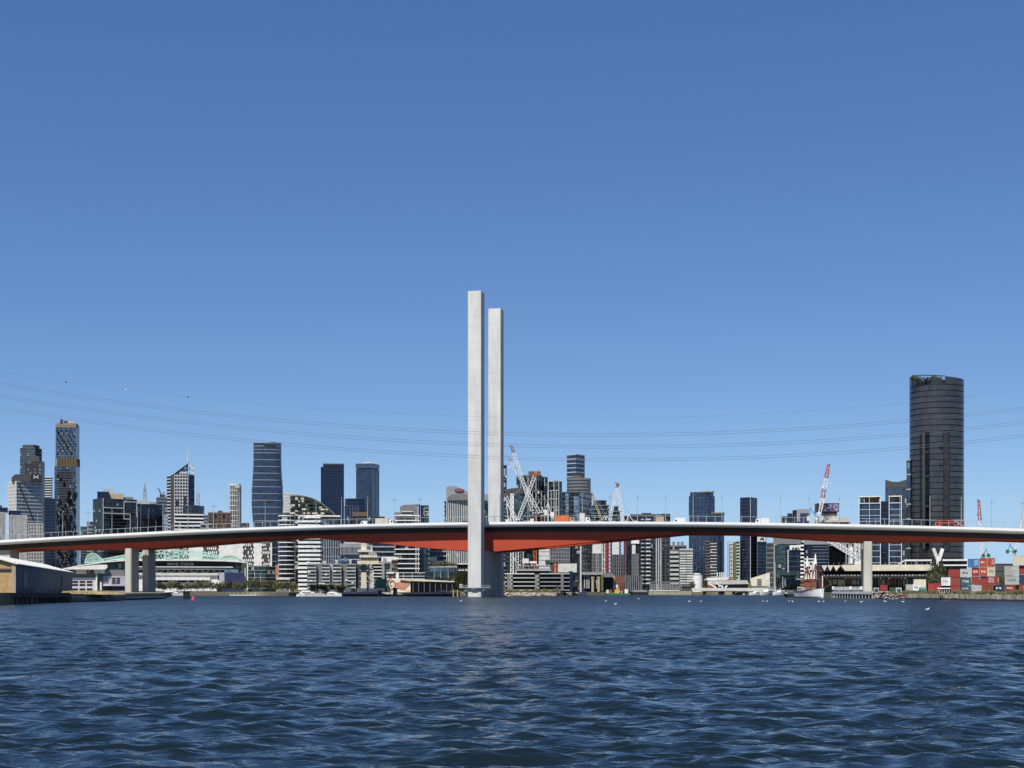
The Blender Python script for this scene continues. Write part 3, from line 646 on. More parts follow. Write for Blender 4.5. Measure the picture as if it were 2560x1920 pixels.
b.prism('dark_wing', [(c(1046.3),.6),(c(1072),.6),(c(1072),18),(c(1046.3),18)], 0, b.z(1263), 'g_navy'); b.stack([(c(1060),.2),(c(1072.2),.2),(c(1072.2),5),(c(1060),5)], 0, b.z(1264), 3.2, 'g_green', 'dark', .3, .05)
b.poly('roof_block', [(1000,1288),(1044,1288),(1044,1264),(1036,1261),(1009,1262),(1000,1267)], 1, 14, 'midgrey'); b.box('roof_slab',1034,1052,1258.5,1261,'pale',2,14); b.box('terrace',986,999,1280,1292,'midgrey',3,12)
for y in (1279,1287.5): b.box('balcony_rail',1003,1032,y-1,y+1,'offwhite',-.6,1.2)
for a in ((1060,1270,1072,1270),(1060,1288,1072,1288),(1060,1270,1060,1288),(1060,1279,1072,1279)): b.bar('white_frame',[a],.4,'pale',.0)
b.fins((c(1040),-.9),(c(1046),-.9), 0, b.H, 1, .4, .3, 'offwhite', 'pier')
b = B('office_building', 'block with white fins, grey slanting top and red sign beside the front bridge tower', 1114, 1222, 1250, 1100)
c = b.x
p = [(c(1117),0),(c(1190),2),(c(1222),5),(c(1222),24),(c(1117),24)]; b.stack(p, 0, b.z(1250), 3.3, 'g_green', 'dark', .4, .08); b.fins(p[0], p[1], 0, b.z(1250), 16, .5, .5, 'offwhite'); b.stack([(c(1112),3),(c(1116.8),3),(c(1116.8),20),(c(1112),20)], 0, b.z(1252), 3.3, 'g_dark', 'midgrey', .5, .6)
b.poly('roof_screen', [(1115,1250),(1222,1250),(1222,1262-26),(1171,1229),(1138,1215),(1128,1215),(1115,1218)], -.3, 1.2, 'grey'); b.poly('roof_plant', [(1118,1251),(1171,1251),(1171,1238),(1160,1234),(1130,1236),(1118,1243)], -1.4, -.4, 'midgrey')
b.bar('screen_rib',[(1137.5,1215,1137.5,1250),(1117,1218,1117,1250)],.3,'pale',-.5)
m = MB().xz([(3.6*math.cos(a),1.25*math.sin(a)) for a in [k*2*math.pi/16 for k in range(16)]], -1.0, -.5); m.v = [(x+c(1148),y,z+b.z(1226)) for x, y, z in m.v]; m.build('red_sign','signred',b.r)
marks('sign_letters', 3, 1, 'grey', b.r, (c(1148),-1.1,b.z(1226)), 4.2, 1.1)
# ------------------------------------------------------------------ buildings right of the bridge towers
b = B('apartment_tower', 'sliver of a dark tower peeking out right of the rear bridge tower', 1236, 1267, 1162, 1400)
p = b.corner(1263,30); b.stack(p, 0, b.H, 3.4, 'g_dark', 'pale', .3, .1)
b = B('apartment_building', 'dark block with a flat black roof screen right beside the rear bridge tower', 1263, 1312, 1236, 1090)
p = b.corner(1299,20); b.stack(p, 0, b.H, 3.3, 'g_green', 'dark', .7, .1); b.poly('roof_screen', [(1263,1237),(1309,1234),(1307,1219),(1280,1220),(1263,1224)], 2, 16, 'dark')
b.windows(p[3], p[0], 4, b.H-2, 6, 12, .6, .35, 'g_pale', skip=.7)
b = B('apartment_tower', 'dark green tower outlined by white frames behind the white luffing cranes', 1291, 1370, 1188, 1120)
p = b.corner(1308,40,1291,1370); t_ = math.tan(rad(50))
b.stack(p, 0, b.H, 3.2, 'g_green', 'dark', .5, .12); b.box('roof_plant',1321,1352,1175,1188,'brown',12,22); b.box('roof_slab',1309,1355,1185,1188,'dark',10,26)
dd = lambda X: (X-1308)*b.k*t_ if X > 1308 else (1308-X)*b.k*math.tan(rad(40))
for X, y0, y1 in ((1302,1190,1220),(1320,1188,1250),(1331,1226,1290),(1340,1188,1305),(1354,1226,1305),(1362,1190,1305),(1369,1226,1305)): MB().bar((b.x(X),dd(X)-.7,b.z(y0)),(b.x(X),dd(X)-.7,b.z(y1)),.5).build('white_frame','pale',b.r)
for x0, x1, y in ((1309,1369,1188),(1327,1369,1225),(1330,1369,1246),(1331,1369,1266)): MB().bar((b.x(x0),dd(x0)-.75,b.z(y)),(b.x(x1),dd(x1)-.75,b.z(y)),.5).build('white_frame','pale',b.r)
b = B('apartment_tower', 'lower dark tower outlined by white frames, right of the taller framed tower', 1370.5, 1405, 1203, 1130)
p = b.corner(1396,30); b.stack(p, 0, b.H, 3.2, 'g_green', 'dark', .5, .12); b.box('roof_plant',1385,1395,1199,1203,'midgrey',6,14)
dd = lambda X: (1396-X)*b.k*math.tan(rad(30)) if X < 1396 else (X-1396)*b.k*math.tan(rad(60))
for X, y0, y1 in ((1371,1203,1305),(1378,1226,1305),(1385,1203,1305),(1391,1226,1305),(1397,1203,1305)): MB().bar((b.x(X),dd(X)-.6,b.z(y0)),(b.x(X),dd(X)-.6,b.z(y1)),.5).build('white_frame','pale',b.r)
for y in (1203,1226,1247,1268): MB().bar((b.x(1371),dd(1371)-.65,b.z(y)),(b.x(1396),dd(1396)-.65,b.z(y)),.5).build('white_frame','pale',b.r)
b = B('apartment_building', 'dark block with columns of pale lit window bays below the grey round tower', 1405, 1480, 1229, 1060)
p = b.corner(1448,16,1405,1480); b.stack(p, 0, b.H, 3.15, 'g_dark', 'dark', .6, .15)
t_ = math.tan(rad(16)); wm = MB().box(-1.2,1.2,-.25,.1,0,1.9).mesh('window','g_pale'); wn = MB().box(-1.9,1.9,-.25,.1,0,1.9).mesh('window','g_pale')
for j in range(9):
    for X, m in ((1417.5,wm),(1441,wn)):
        if X > 1430 and j == 0: continue
        put('window', m, b.r, (b.x(X),(1448-X)*b.k*t_,b.z(1239.5+j*8.3)), -rad(16))
for j in range(22): MB().bar((b.x(1452),(4)*b.k*math.tan(rad(74))-.8,b.z(1243+j*8.6)),(b.x(1474),26*b.k*math.tan(rad(74))-.8,b.z(1243+j*8.6)),.6,.9).build('balcony','pale' if j % 2 else 'midgrey',b.r)
b = B('office_tower', 'tall blue tower with white floor bands rising behind the round grey tower', 1417, 1462, 1135, 1900)
p = b.corner(1440,35); b.stack(p, 0, b.z(1190), 7.5, 'g_blue', 'pale', 1.0, .3); b.stack(p, b.z(1190), b.H, 5.2, 'g_blue', 'pale', 1.1, .35)
b = B('round_tower', 'round brownish grey concrete tower in front of the white banded blue tower', 1418, 1477, 1195, 1500)
p = b.ell(d=.7, n=22); b.stack(p, 0, b.H, 3.3, 'g_charcoal', 'midgrey', 1.6, .06); b.prism('top_drum', b.ell(1433,1459,.7,14,6), b.H, b.z(1187), 'brown')
for x0, x1, yt, Y, lb in ((1478,1522,1250,1200,'curved dark green balcony block left of the crane pair'),(1526,1552,1265,1230,'smaller curved balcony block between the two crane jibs')):
    b = B('balcony_tower', lb, x0, x1, yt, Y); p = b.ell(d=.8, n=18); b.stack(p, 0, b.H-4, 3.2, 'g_green', 'midgrey', .7, .7); b.stack(b.ell(x0+5,x1-6,.8,14,3), b.H-4, b.H, 3.2, 'g_green', 'dark', .5, .5)
b = B('apartment_tower', 'dark tower with curved balconies and a black end wall, behind the bridge right of centre', 1559, 1676, 1288, 1150)
c = b.x
b.stack([(c(1559),3),(c(1652),3),(c(1652),20),(c(1559),20)], 0, b.H, 3.1, 'g_dark', 'dark', .7, .15); b.prism('end_wall', [(c(1652.4),2.2),(c(1676),5),(c(1676),20),(c(1652.4),20)], 0, b.z(1284), 'dark')
for x0, x1, m in ((1614,1628,'offwhite'),(1602,1612,'pale')):
    q = [(c(x0),2.8),(c(x0)+.4,.9),(c((x0+x1)/2),.1),(c(x1)-.4,.9),(c(x1),2.8)]; sm = MB().prism(q,0,1.0).mesh('balcony', m)
    for j in range(17): put('balcony', sm, b.r, (0,0,6+j*3.1))
b.fins((c(1641),2.6),(c(1652),2.6), 0, b.H, 2, 1.0, .6, 'steel', 'pier'); b.windows((c(1654),1.9),(c(1674),4.6), 6, b.z(1352), 2, 14, .5, .3, 'g_black')
b.box('roof_frame',1604,1628,1281.5,1288,'dark',5,12); b.box('parapet',1575,1676,1285,1288.4,'dark',2.5,20.5)
b = B('office_building', 'grey striped block of stacked panels beside the white round waterfront building', 1674, 1733, 1380, 1080)
c = b.x
b.stack([(c(1676),1),(c(1696),1),(c(1696),18),(c(1676),18)], 4, b.z(1378), 3.4, 'g_black', 'pale', 1.6, .3); b.prism('dark_core', [(c(1691),2),(c(1699),2),(c(1699),18),(c(1691),18)], 0, b.z(1374), 'dark'); b.prism('base', b.rect(d=17,y=1.5), 0, 3.9, 'dark')
b.prism('panel_wall', [(c(1699),.6),(c(1732),.6),(c(1732),18),(c(1699),18)], 4, b.z(1376), 'grey'); rr = random.Random(9)
for j in range(13):
    for x0, x1 in ((1699,1716),(1716.6,1732)): b.box('panel',x0+.4,x1,1381+j*6.3,1384.8+j*6.3,'pale' if rr.random() < .7 else 'offwhite',-.2,.55)
for j in range(5): X = 1702+rr.random()*22; y = 1384.9+int(rr.random()*12)*6.3; b.box('window',X,X+9,y,y+2.4,'g_black',-.1,.5)
b.box('roof_band',1698.5,1732.5,1371.5,1375.8,'pale',0,18)
b = B('office_building', 'dark plant-topped slab behind the grey striped block', 1674, 1716, 1363, 1250)
b.stack(b.rect(d=18), 0, b.H, 3.6, 'g_brown', 'midgrey', 1.1, .1)
for x0, x1 in ((1681,1687),(1693,1699),(1702,1709)): b.box('roof_vent',x0,x1,1354,1363,'midgrey',4,9)
b = B('office_tower', 'blue glass tower with a rounded shoulder and tan roof disc, right of centre', 1720, 1787, 1230, 1800)
c = b.x
p = [(c(1722),3),(c(1732),0),(c(1768),0),(c(1778),3),(c(1787),10),(c(1787),34),(c(1722),34)]; b.stack(p, 0, b.z(1240), 4, 'g_blue', 'g_navy', .4, .04); b.stack(offset(p,-1.5), b.z(1240), b.H, 3.6, 'g_blue', 'g_navy', .4, .04)
b.prism('roof_disc', [(c(1750),2),(c(1765),-.5),(c(1782),3),(c(1786),12),(c(1750),14)], b.H, b.z(1227), 'tan'); b.fins(p[1], p[2], 0, b.z(1240), 4, .5, .2, 'g_steel', 'mullion')
b = B('office_tower', 'shorter blue tower with a rounded tan cap, right of the taller blue tower', 1788, 1811, 1284, 1760)
p = b.ell(1777,1811,.9,20); b.stack(p, 0, b.H, 4, 'g_blue', 'g_navy', .4, .05); b.prism('cap', offset(p,.4), b.H, b.z(1281), 'gold')
b = B('apartment_tower', 'bronze balcony tower with fine horizontal lines, low in front of the blue towers', 1762, 1791, 1352, 1500)
c = b.x
b.stack([(c(1764),0),(c(1776),0),(c(1776),16),(c(1764),16)], 0, b.H, 3.1, 'g_brown', 'brown', 1.1, .3); b.stack([(c(1776.4),-1),(c(1791),-1),(c(1791),16),(c(1776.4),16)], 0, b.z(1358), 3.1, 'g_slate', 'offwhite', .6, .4)
b = B('apartment_tower', 'white tower wrapped in a thin scaffold grid under the bridge', 1819, 1841, 1355, 1250)
c = b.x
b.prism('wall', [(c(1822),1),(c(1833),1),(c(1833),14),(c(1822),14)], 0, b.H, 'white'); b.prism('wall', [(c(1833.2),1.4),(c(1841),1.4),(c(1841),14),(c(1833.2),14)], 0, b.H, 'olive')
mb = MB()
for j in range(13): mb.bar((c(1818.5),-.3,j*b.H/12),(c(1833),-.3,j*b.H/12),.35)
for X in (1819,1822.5,1827,1832): mb.bar((c(X),-.3,0),(c(X),-.3,b.H),.35)
mb.build('scaffold','midgrey',b.r)
b = B('office_tower', 'dark square tower with white corner line and pale sign panel low at right', 1841, 1916, 1243, 1700)
c = b.x
p = b.corner(1876,25,1850,1893); b.stack(p, 0, b.H, 4, 'g_navy', 'dark', .35, .04); b.fins(p[0], p[1], 0, b.H, 1, .01, .01, 'dark', 'edge')
MB().bar((p[0][0],p[0][1]-.4,0),(p[0][0],p[0][1]-.4,b.H),.7).build('corner_line','pale',b.r)
b.stack([(c(1893.4),6),(c(1916),6),(c(1916),30),(c(1893.4),30)], 0, b.z(1340), 4, 'g_navy', 'dark', .4, .05)
b.box('sign_panel',1893.5,1914,1337,1354,'offwhite',3,5.6); b.poly('sign_mark',[(1899,1350),(1904,1343),(1906,1346),(1908,1342),(1911,1350),(1908,1350),(1905,1348)],2.4,2.9,'black')
b.stack([(c(1840.5),-3),(c(1849),-3),(c(1849),6),(c(1840.5),6)], 0, b.z(1351), 3.6, 'g_dark', 'pale', 1.6, .2); b.windows((c(1856),-.05),(c(1876),-.05), 10, b.z(1370), 6, 12, .7, .3, 'g_steel', skip=.45)
b = B('office_building', 'stepped grey and violet glass block behind the bridge, left of the billboard', 1954, 2024, 1275, 1500)
c = b.x
for x0, x1, y, m in ((1954,1968,1290,'g_slate'),(1968.3,1981,1283,'g_dark'),(1981.3,1992,1275,'g_dark'),(1992.3,2024,1273,'grey')): b.prism('step', [(c(x0),2 if x0 < 1990 else 0),(c(x1),2 if x0 < 1990 else 0),(c(x1),22),(c(x0),22)], 0, b.z(y), m)
b.box('violet_glass',2000,2023.5,1283,1420,'navyp',-.3,.1)
b = B('office_building', 'green glass building with a white logo board and a white stair line', 1916, 2008, 1360, 1100)
c = b.x
b.stack([(c(1934),1),(c(1963),0),(c(1963),18),(c(1934),18)], 0, b.H, 3.7, 'g_teal', 'g_green', .8, .1); b.stack([(c(1963.3),.6),(c(2008),.6),(c(2008),18),(c(1963.3),18)], 0, b.z(1364), 3.7, 'g_navy', 'dark', .5, .1)
b.stack([(c(1916),3),(c(1933.7),3),(c(1933.7),18),(c(1916),18)], 0, b.z(1356), 3.7, 'g_charcoal', 'midgrey', .8, .2)
b.prism('roof_plant', [(c(1933),4),(c(2006),4),(c(2006),16),(c(1933),16)], b.H, b.z(1338), 'midgrey'); b.fins((c(1935),.6),(c(1936),.6), 0, b.H, 1, .5, .4, 'pale', 'white_line')
for j in range(11): b.box('white_panel',1969,1971.4,1375+j*6.1,1379.5+j*6.1,'white',-.1,.5); b.box('white_panel',2005.6,2008.4,1352+j*8,1356+j*8,'white',0,.55)
b.box('logo_board',1974,2001,1363.5,1375,'white',-.3,.5); b.poly('logo_mark',[(1979,1373),(1983,1366),(1985,1373)],-.7,-.32,'black'); b.poly('logo_mark',[(1986,1373),(1987,1367),(1990,1370),(1993,1367),(1994,1373)],-.7,-.32,'black'); b.poly('logo_mark',[(1995,1373),(1995,1366),(1999,1373)],-.7,-.32,'black')
b.box('podium',1943,1998,1431,1446,'g_teal',-3,.5); b.box('podium_glass',1952,1990,1438,1444,'g_black',-3.3,-2.8)
b = B('exhibition_hall', 'long dark glass hall with a grey roof band and slanted right end', 2009, 2114, 1361, 1150)
c = b.x
b.prism('wall', [(c(2009),1),(c(2072),1),(c(2072),24),(c(2009),24)], 0, b.H, 'g_navy'); b.prism('wall', [(c(2072.3),1.4),(c(2114),6),(c(2114),24),(c(2072.3),24)], 0, b.H-1, 'g_black')
b.poly('roof_band', [(2008,1361),(2100,1361),(2114,1372),(2114,1352),(2100,1338),(2008,1342)], 0, 26, 'grey')
for j in range(7): b.box('glazing_bar',2030,2071,1366+j*8,1366.6+j*8,'steel',.7,1.1)
b.box('sign_plate',2015,2018,1376,1383,'pale',.6,1.1)
b = B('apartment_building', 'small white building with square dark windows and striped balconies by the tall ship', 2001, 2042, 1396, 780)
c = b.x
b.prism('wall', [(c(2010),0),(c(2041),0),(c(2041),12),(c(2010),12)], 0, b.H, 'white'); b.box('roof_window',2011,2037,1398.5,1403,'g_green',-.1,.1)
for X, y in ((2014.5,1412),(2027,1409),(2014.5,1421),(2023.5,1419),(2027,1427),(2014.5,1430),(2024,1435)): b.box('window',X-2.6,X+2.6,y-2.6,y+2.6,'g_black',-.08,.1)
for X in (2019.5,2030.5): b.box('slot_window',X-.6,X+.6,1406,1440,'g_steel',-.07,.1)
sm = MB().box(c(2001),c(2009.7),-.8,6,0,.9).mesh('balcony','white'); dk = MB().box(c(2002),c(2009.7),0,6,0,1.1).mesh('window_band','g_black')
for j in range(12): put('balcony',sm,b.r,(0,0,1.5+j*2.05)); put('window_band',dk,b.r,(0,0,1.5+j*2.05+.92))
b.box('canopy',1990,2042,1447,1449,'pale',-3,0); b.box('brick_base',2013,2030,1452,1466,'rust',-2,-.1)
# billboard on concrete core
b = B('concrete_core', 'bare concrete core carrying a wide dark billboard, below the red and white jib', 2041, 2098, 1287, 1200)
c = b.x
b.prism('core', b.rect(2055,2094,16,1), 0, b.H, 'concrete'); b.prism('form_ring', b.rect(2053,2093,17,.4), b.H, b.z(1280), 'dark'); b.box('billboard',2041,2098,1258,1280,'black',-.4,1)
b.box('billboard_side',2036.5,2040.8,1259,1282,'dark',.4,8)
def adm(n):
    m, t, bb, N, L = nodes(n); tc = N('TexCoord'); no = N('TexNoise'); no.inputs['Scale'].default_value = .35; no.inputs['Detail'].default_value = 3; L(tc.outputs['Object'], no.inputs['Vector'])
    cr = N('ValToRGB'); e = cr.color_ramp.elements; e[0].position = .35; e[0].color = (.02,.02,.03,1); e[1].position = .65; e[1].color = (.25,.35,.6,1); x = e.new(.5); x.color = (.12,.05,.09,1)
    L(no.outputs[0], cr.inputs[0]); L(cr.outputs[0], bb.inputs['Base Color']); return m
_defs['advert'] = adm
b.box('poster',2055,2096.5,1259.5,1278.5,'advert',-.6,-.42)
for X in (2062,2076,2088): b.box('opening',X,X+2,1291,1295,'black',.85,1.2)
b.box('site_deck',2036,2126,1301,1306,'concrete',-4,18); b.prism('lower_floors', b.rect(2038,2124,20,2), 0, b.z(1306), 'g_dark'); b.box('site_hut',2100,2118,1295,1301,'tan',2,7)
for X in (2104,2110,2121): b.box('formwork',X,X+1.5,1292,1301,'pale',-1,0)
# white framed glass offices and the towers at the right
b = B('office_building', 'glass office building in a white cage of frames, left of the dark cylinder tower', 2146, 2254, 1258, 900)
c = b.x
ps = [[(c(2148),0),(c(2200),0),(c(2200),20),(c(2148),20)],[(c(2223),0),(c(2252),0),(c(2252),20),(c(2223),20)]]
for p in ps: b.stack(p, 0, b.H, 3.5, 'g_blue', 'pale', .35, .25)
b.stack([(c(2200.4),4),(c(2222.6),4),(c(2222.6),20),(c(2200.4),20)], 0, b.z(1252), 3.5, 'g_navy', 'g_blue', .4, .05)
for x0, x1 in ((2147,2201),(2222,2253)):
    for X in (x0,x1-.4) if x0 > 2200 else (x0,2173,x1-.4): b.box('white_frame',X,X+1.4,1241,1475,'white',-.9,-.3)
    b.box('white_frame',x0-.3,x1+1.2,1240,1242.2,'white',-1,20); b.box('white_frame',x0,x1+.6,1257,1258.6,'white',-.8,1)
    b.box('roof_plant',x0+14,x1-3,1244,1257,'brown',4,14); b.box('roof_plant',x0+3,x0+12,1246,1257,'grey',5,14)
b = B('office_building', 'dark grey tower with a dipped parapet behind the white framed offices', 2213, 2268, 1210, 1080)
c = b.x
b.stack(b.rect(d=24), 0, b.z(1219), 3.8, 'g_steel', 'dark', .4, .06); b.poly('parapet', [(2213,1219),(2268,1219),(2268,1199),(2245,1205),(2230,1204),(2213,1199)], -.2, 20, 'dark')
b = B('cylinder_tower', 'tall dark charcoal cylinder tower with black floor lines and a planted roof', 2272, 2411, 960, 930)
E = lambda g=0, nn=40: [(b.x(2341.5)+(b.x(2411)-b.x(2341.5)+g)*math.cos(k*2*math.pi/nn), 15+(15+g)*math.sin(k*2*math.pi/nn)) for k in range(nn)]
n = 36; fl = b.H/n; g = MB().prism(E(), 0, fl-.65).mesh('window_band','g_charcoal'); dk = MB().prism(E(-.25), 0, .65).mesh('floor_joint','black')
for i in range(2,n): put('window_band',g,b.r,(0,0,i*fl)); put('floor_joint',dk,b.r,(0,0,i*fl+fl-.65))
b.prism('podium', E(-2), 0, 2*fl, 'dark')
# crown screen: higher on the right
vs, n_ = [], 40; e0 = E(); mb = MB()
for k in range(n_):
    x0_, y0_ = e0[k]; x1_, y1_ = e0[(k+1) % n_]; xm = (x0_+x1_)/2; pyt = 935+10*max(0,(xm-b.x(2300))/(b.x(2411)-b.x(2300)))
    front = ym = (y0_+y1_)/2 < 15
    if front and b.x(2280) < xm < b.x(2368): mb.bar((x0_,y0_,b.z(pyt)),(x1_,y1_,b.z(pyt)),.5); mb.bar((x0_,y0_,b.H),(x0_,y0_,b.z(pyt)),.3); mb.bar((x0_,y0_,(b.H+b.z(pyt))/2),(x1_,y1_,(b.H+b.z(pyt))/2),.25)
    else: mb.add([(x0_,y0_,b.H),(x1_,y1_,b.H),(x1_,y1_,b.z(pyt)),(x0_,y0_,b.z(pyt)),(x0_*.97,15+(y0_-15)*.97,b.H),(x1_*.97,15+(y1_-15)*.97,b.H),(x1_*.97,15+(y1_-15)*.97,b.z(pyt)),(x0_*.97,15+(y0_-15)*.97,b.z(pyt))], [(0,1,2,3),(7,6,5,4),(3,2,6,7),(0,3,7,4),(1,5,6,2)])
mb.build('crown_screen','g_charcoal',b.r)
b.prism('plant_room', E(-4,24), b.H, b.z(948), 'black')
CYL = b
c = b.x
for (x0, x1, y0, y1, m, d) in ((2300,2303,1082,1372,'black',.45),(2309,2313,1079,1372,'dark',.25),(2314.5,2324,1080,1372,'g_black',.35),(2358,2371.5,1080,1372,'g_brown',.5),(2371.7,2372.7,1080,1372,'black',.4)):
    xm = (c(x0)+c(x1))/2; R0 = c(2411); y = 15-15*math.sqrt(max(0,1-(xm/R0)**2)); sl = -(15*xm/R0**2)/max(.2,math.sqrt(1-(xm/R0)**2))*-1
    m_ = MB().box(-(c(x1)-c(x0))/2,(c(x1)-c(x0))/2,-d-.5,1.2,b.z(y1),b.z(y0)); m_.build('facade_strip',m,b.r,(xm,y,0),math.atan(sl))
for j in range(20): b.box('opening',2362,2368,1104+j*13.3,1107+j*13.3,'black',-.55,2)
for j, X in ((3,2318),(7,2318),(12,2318),(18,2318),(2,2352),(5,2352)): b.box('opening',X-4,X+4,1082+j*15,1088+j*15,'black',-1.2,2)
b.stack([(c(2265),12),(c(2275),9),(c(2275),20),(c(2265),20)], 0, b.z(1143), 9, 'g_steel', 'pale', .8, .25)
for s_, X in ((-1,2318),(1,2305)): pass
MB().bar((c(2312),-2,0),(c(2300),2,b.z(1372)),1.6).build('raking_column','black',b.r); MB().bar((c(2320),-2,0),(c(2334),2,b.z(1372)),1.6).build('raking_column','black',b.r)
# ------------------------------------------------------------------ stadium and waterfront left of the bridge towers
b = B('stadium', 'white stadium with mint green roof trusses and dark sign band across the water', 176, 618, 1400, 1000)
c, z = b.x, b.z
mb = MB(); rp = [(160,1423),(200,1415),(260,1405.5),(313,1401),(380,1400.5),(480,1400),(560,1401),(600,1403),(618,1405)]
for i in range(len(rp)-1):
    (xa,ya),(xb,yb) = rp[i], rp[i+1]; mb.add([(c(xa),0,z(ya+1.6)),(c(xb),0,z(yb+1.6)),(c(xb),0,z(yb-1.2)),(c(xa),0,z(ya-1.2)),(c(xa),60,z(ya+1.6)),(c(xb),60,z(yb+1.6)),(c(xb),60,z(yb-3)),(c(xa),60,z(ya-3))], [(0,1,2,3),(3,2,6,7),(0,4,5,1),(7,6,5,4),(0,3,7,4),(1,5,6,2)])
mb.build('roof','white',b.r)
def truss(pt, pb, n, d, r=.55, name='roof_truss', mat='mint'):
    mb = MB(); f = lambda L_, u: (c(np.interp(u,[q[0] for q in L_],[q[1] for q in L_])), d, z(np.interp(u,[q[0] for q in L_],[q[2] for q in L_])))
    for i in range(n):
        a, e = i/n, (i+1)/n; mb.bar(f(pt,a),f(pt,e),r); mb.bar(f(pb,a),f(pb,e),r); mb.bar(f(pb,a),f(pt,e),r*.7); mb.bar(f(pt,a),f(pb,e),r*.7)
    return mb.build(name, mat, b.r)
truss([(0,246,1399),(.5,313,1386.5),(1,425,1371)], [(0,255,1404),(.5,318,1393),(1,425,1379)], 20, 14)
truss([(0,318,1392),(1,424,1380)], [(0,290,1400),(1,424,1398)], 14, 4, .5)
truss([(0,425,1371),(.6,520,1380),(1,605,1399)], [(0,425,1379),(.6,520,1386),(1,600,1402)], 20, 14)
truss([(0,426,1382),(1,545,1391)], [(0,426,1398),(1,560,1400)], 14, 4, .5)
mb = MB(); mb.lattice((c(430),8,z(1399)),(c(430),8,z(1368)),9,7,.7).lattice((c(443),10,z(1399)),(c(447),10,z(1372)),5,6,.6); mb.build('truss_mast','mint',b.r); MB().cone((c(424),2,z(1375)),(c(424),3,z(1375)),1.3,1.3,10).build('floodlight','white',b.r)
for x0, x1, pk, y0, y1, xp in ((214,262,1384,1409,1409,229),(548,612,1387,1401,1403,575)):
    mb = MB(); pts = [(x0+(x1-x0)*u, y0+(y1-y0)*u-(y0-pk)*math.sin(math.pi*u**(.72 if x0 < 300 else .85))**.8) for u in np.linspace(0,1,17)]
    for i in range(16): mb.bar((c(pts[i][0]),2,z(pts[i][1])),(c(pts[i+1][0]),2,z(pts[i+1][1])),.8); 
    for i in range(1,16):
        mb.bar((c(pts[i][0]),2,z(pts[i][1])),(c(pts[i][0]),2,z(y0)),.4); mb.bar((c(pts[i][0]),2.4,z(pts[i][1])),(c(pts[min(16,i+2)][0]),2.4,z(y0)),.4)
    mb.build('fan_truss','mint',b.r)
b.prism('seating_bowl', [(c(205),14),(c(330),8),(c(560),8),(c(612),26),(c(600),60),(c(220),60)], 0, z(1403), 'g_green')
b.box('sign_band',330,592,1404,1416,'black',5.5,7.8); b.text('MARVEL STADIUM', 452, 1410, 7.4, 66, 'white', 5.1)
b.box('concourse_edge',330,585,1416,1418,'white',1.5,7); b.poly('concourse_soffit',[(330,1424),(585,1424),(548,1418.2),(330,1418.2)],2.2,7,'grey'); b.box('opening',330,575,1424.3,1432,'black',5,7.6)
for i in range(8): X = 390+i*29; b.bar('strut',[(X,1424,X,1432),(X,1425,X+9,1432),(X+20,1425,X+9,1432)],.35,'pale',3.5)
b.box('parapet',330,548,1432,1438,'offwhite',1,4.5); b.box('podium_wall',330,546,1438,1478,'white',2.5,7); b.box('podium_step',386,526,1443,1450,'white',.3,2.4)
for x0, x1 in ((392,406),(408,421),(443,468),(474,486),(492,500),(504,522)): b.box('window',x0,x1,1451,1455.5,'g_black',2.2,2.6)
for x0, x1 in ((394,409),(410,423),(430,441),(446,457),(464,474),(480,490),(496,507),(511,522)): b.box('window',x0,x1,1463,1469,'g_black',2.2,2.6)
for X in (386,425,442,460,476,492,508,524): b.box('pier',X-1.2,X+1.2,1457,1478,'white',1.8,2.49)
b.prism('ticket_hall', [(c(549),-2),(c(562),-5),(c(612),-5),(c(612),10),(c(549),10)], 0, z(1431), 'navyp'); b.box('hall_end',548.4,561.8,1431,1466,'lilac',-5.3,-5.05); b.box('rooftop_tank',562,598,1423,1431,'g_pale',-2,6)
b.box('white_kiosk',541,549,1450,1470,'white',-4,2); b.box('corner_post',614.5,618,1404,1470,'pale',2,5)
b = B('broadcast_building', 'lilac white office with dark square windows and a red numeral sign by the stadium', 178, 322, 1424, 930)
c, z = b.x, b.z
b.prism('wall', b.rect(179,312,24,.5), 0, z(1444), 'skinpanel'); b.prism('upper_floor', b.rect(181,312,22,2), z(1444), z(1424), 'midgrey'); b.poly('roof_canopy',[(160,1424),(262,1424),(268,1420),(268,1412),(243,1412),(160,1422)],-3,20,'white')
for X in (181,199,217):
    for y in (1452.5,1460,1471): b.box('window',X,X+14,y,y+4.2,'g_black',.3,.7)
b.box('white_board',190,217,1424.8,1435,'white',1.2,1.8); b.box('white_board',236,262,1424.8,1434,'white',1.2,1.8); b.box('sign_box',217.5,228,1422,1432.5,'signred',1,1.8); b.text('7', 223, 1427.3, 8, 6, 'white', .8)
b.prism('entry_tower', b.rect(239.5,243,6,-.6), 0, z(1436), 'white'); b.prism('glass_link', b.rect(244,257,12,-.2), 0, z(1436), 'g_green'); b.prism('wing', b.rect(258,322,20,.2), 0, z(1440), 'lilac')
for X in (280,291):
    for y in (1444,1449.5,1455): b.box('window',X,X+9,y,y+3.6,'g_brown',0,.35)
for y in (1443.5,1450.5): b.box('balcony',252,270,y,y+2.2,'navyp',-.6,.1)
b.box('white_fin',250,254,1455,1476,'white',-.5,.1); b.box('awning',258,278,1462.5,1464.5,'white',-2,.1); b.box('shopfront',258,312,1465,1476,'g_black',-.1,.15)
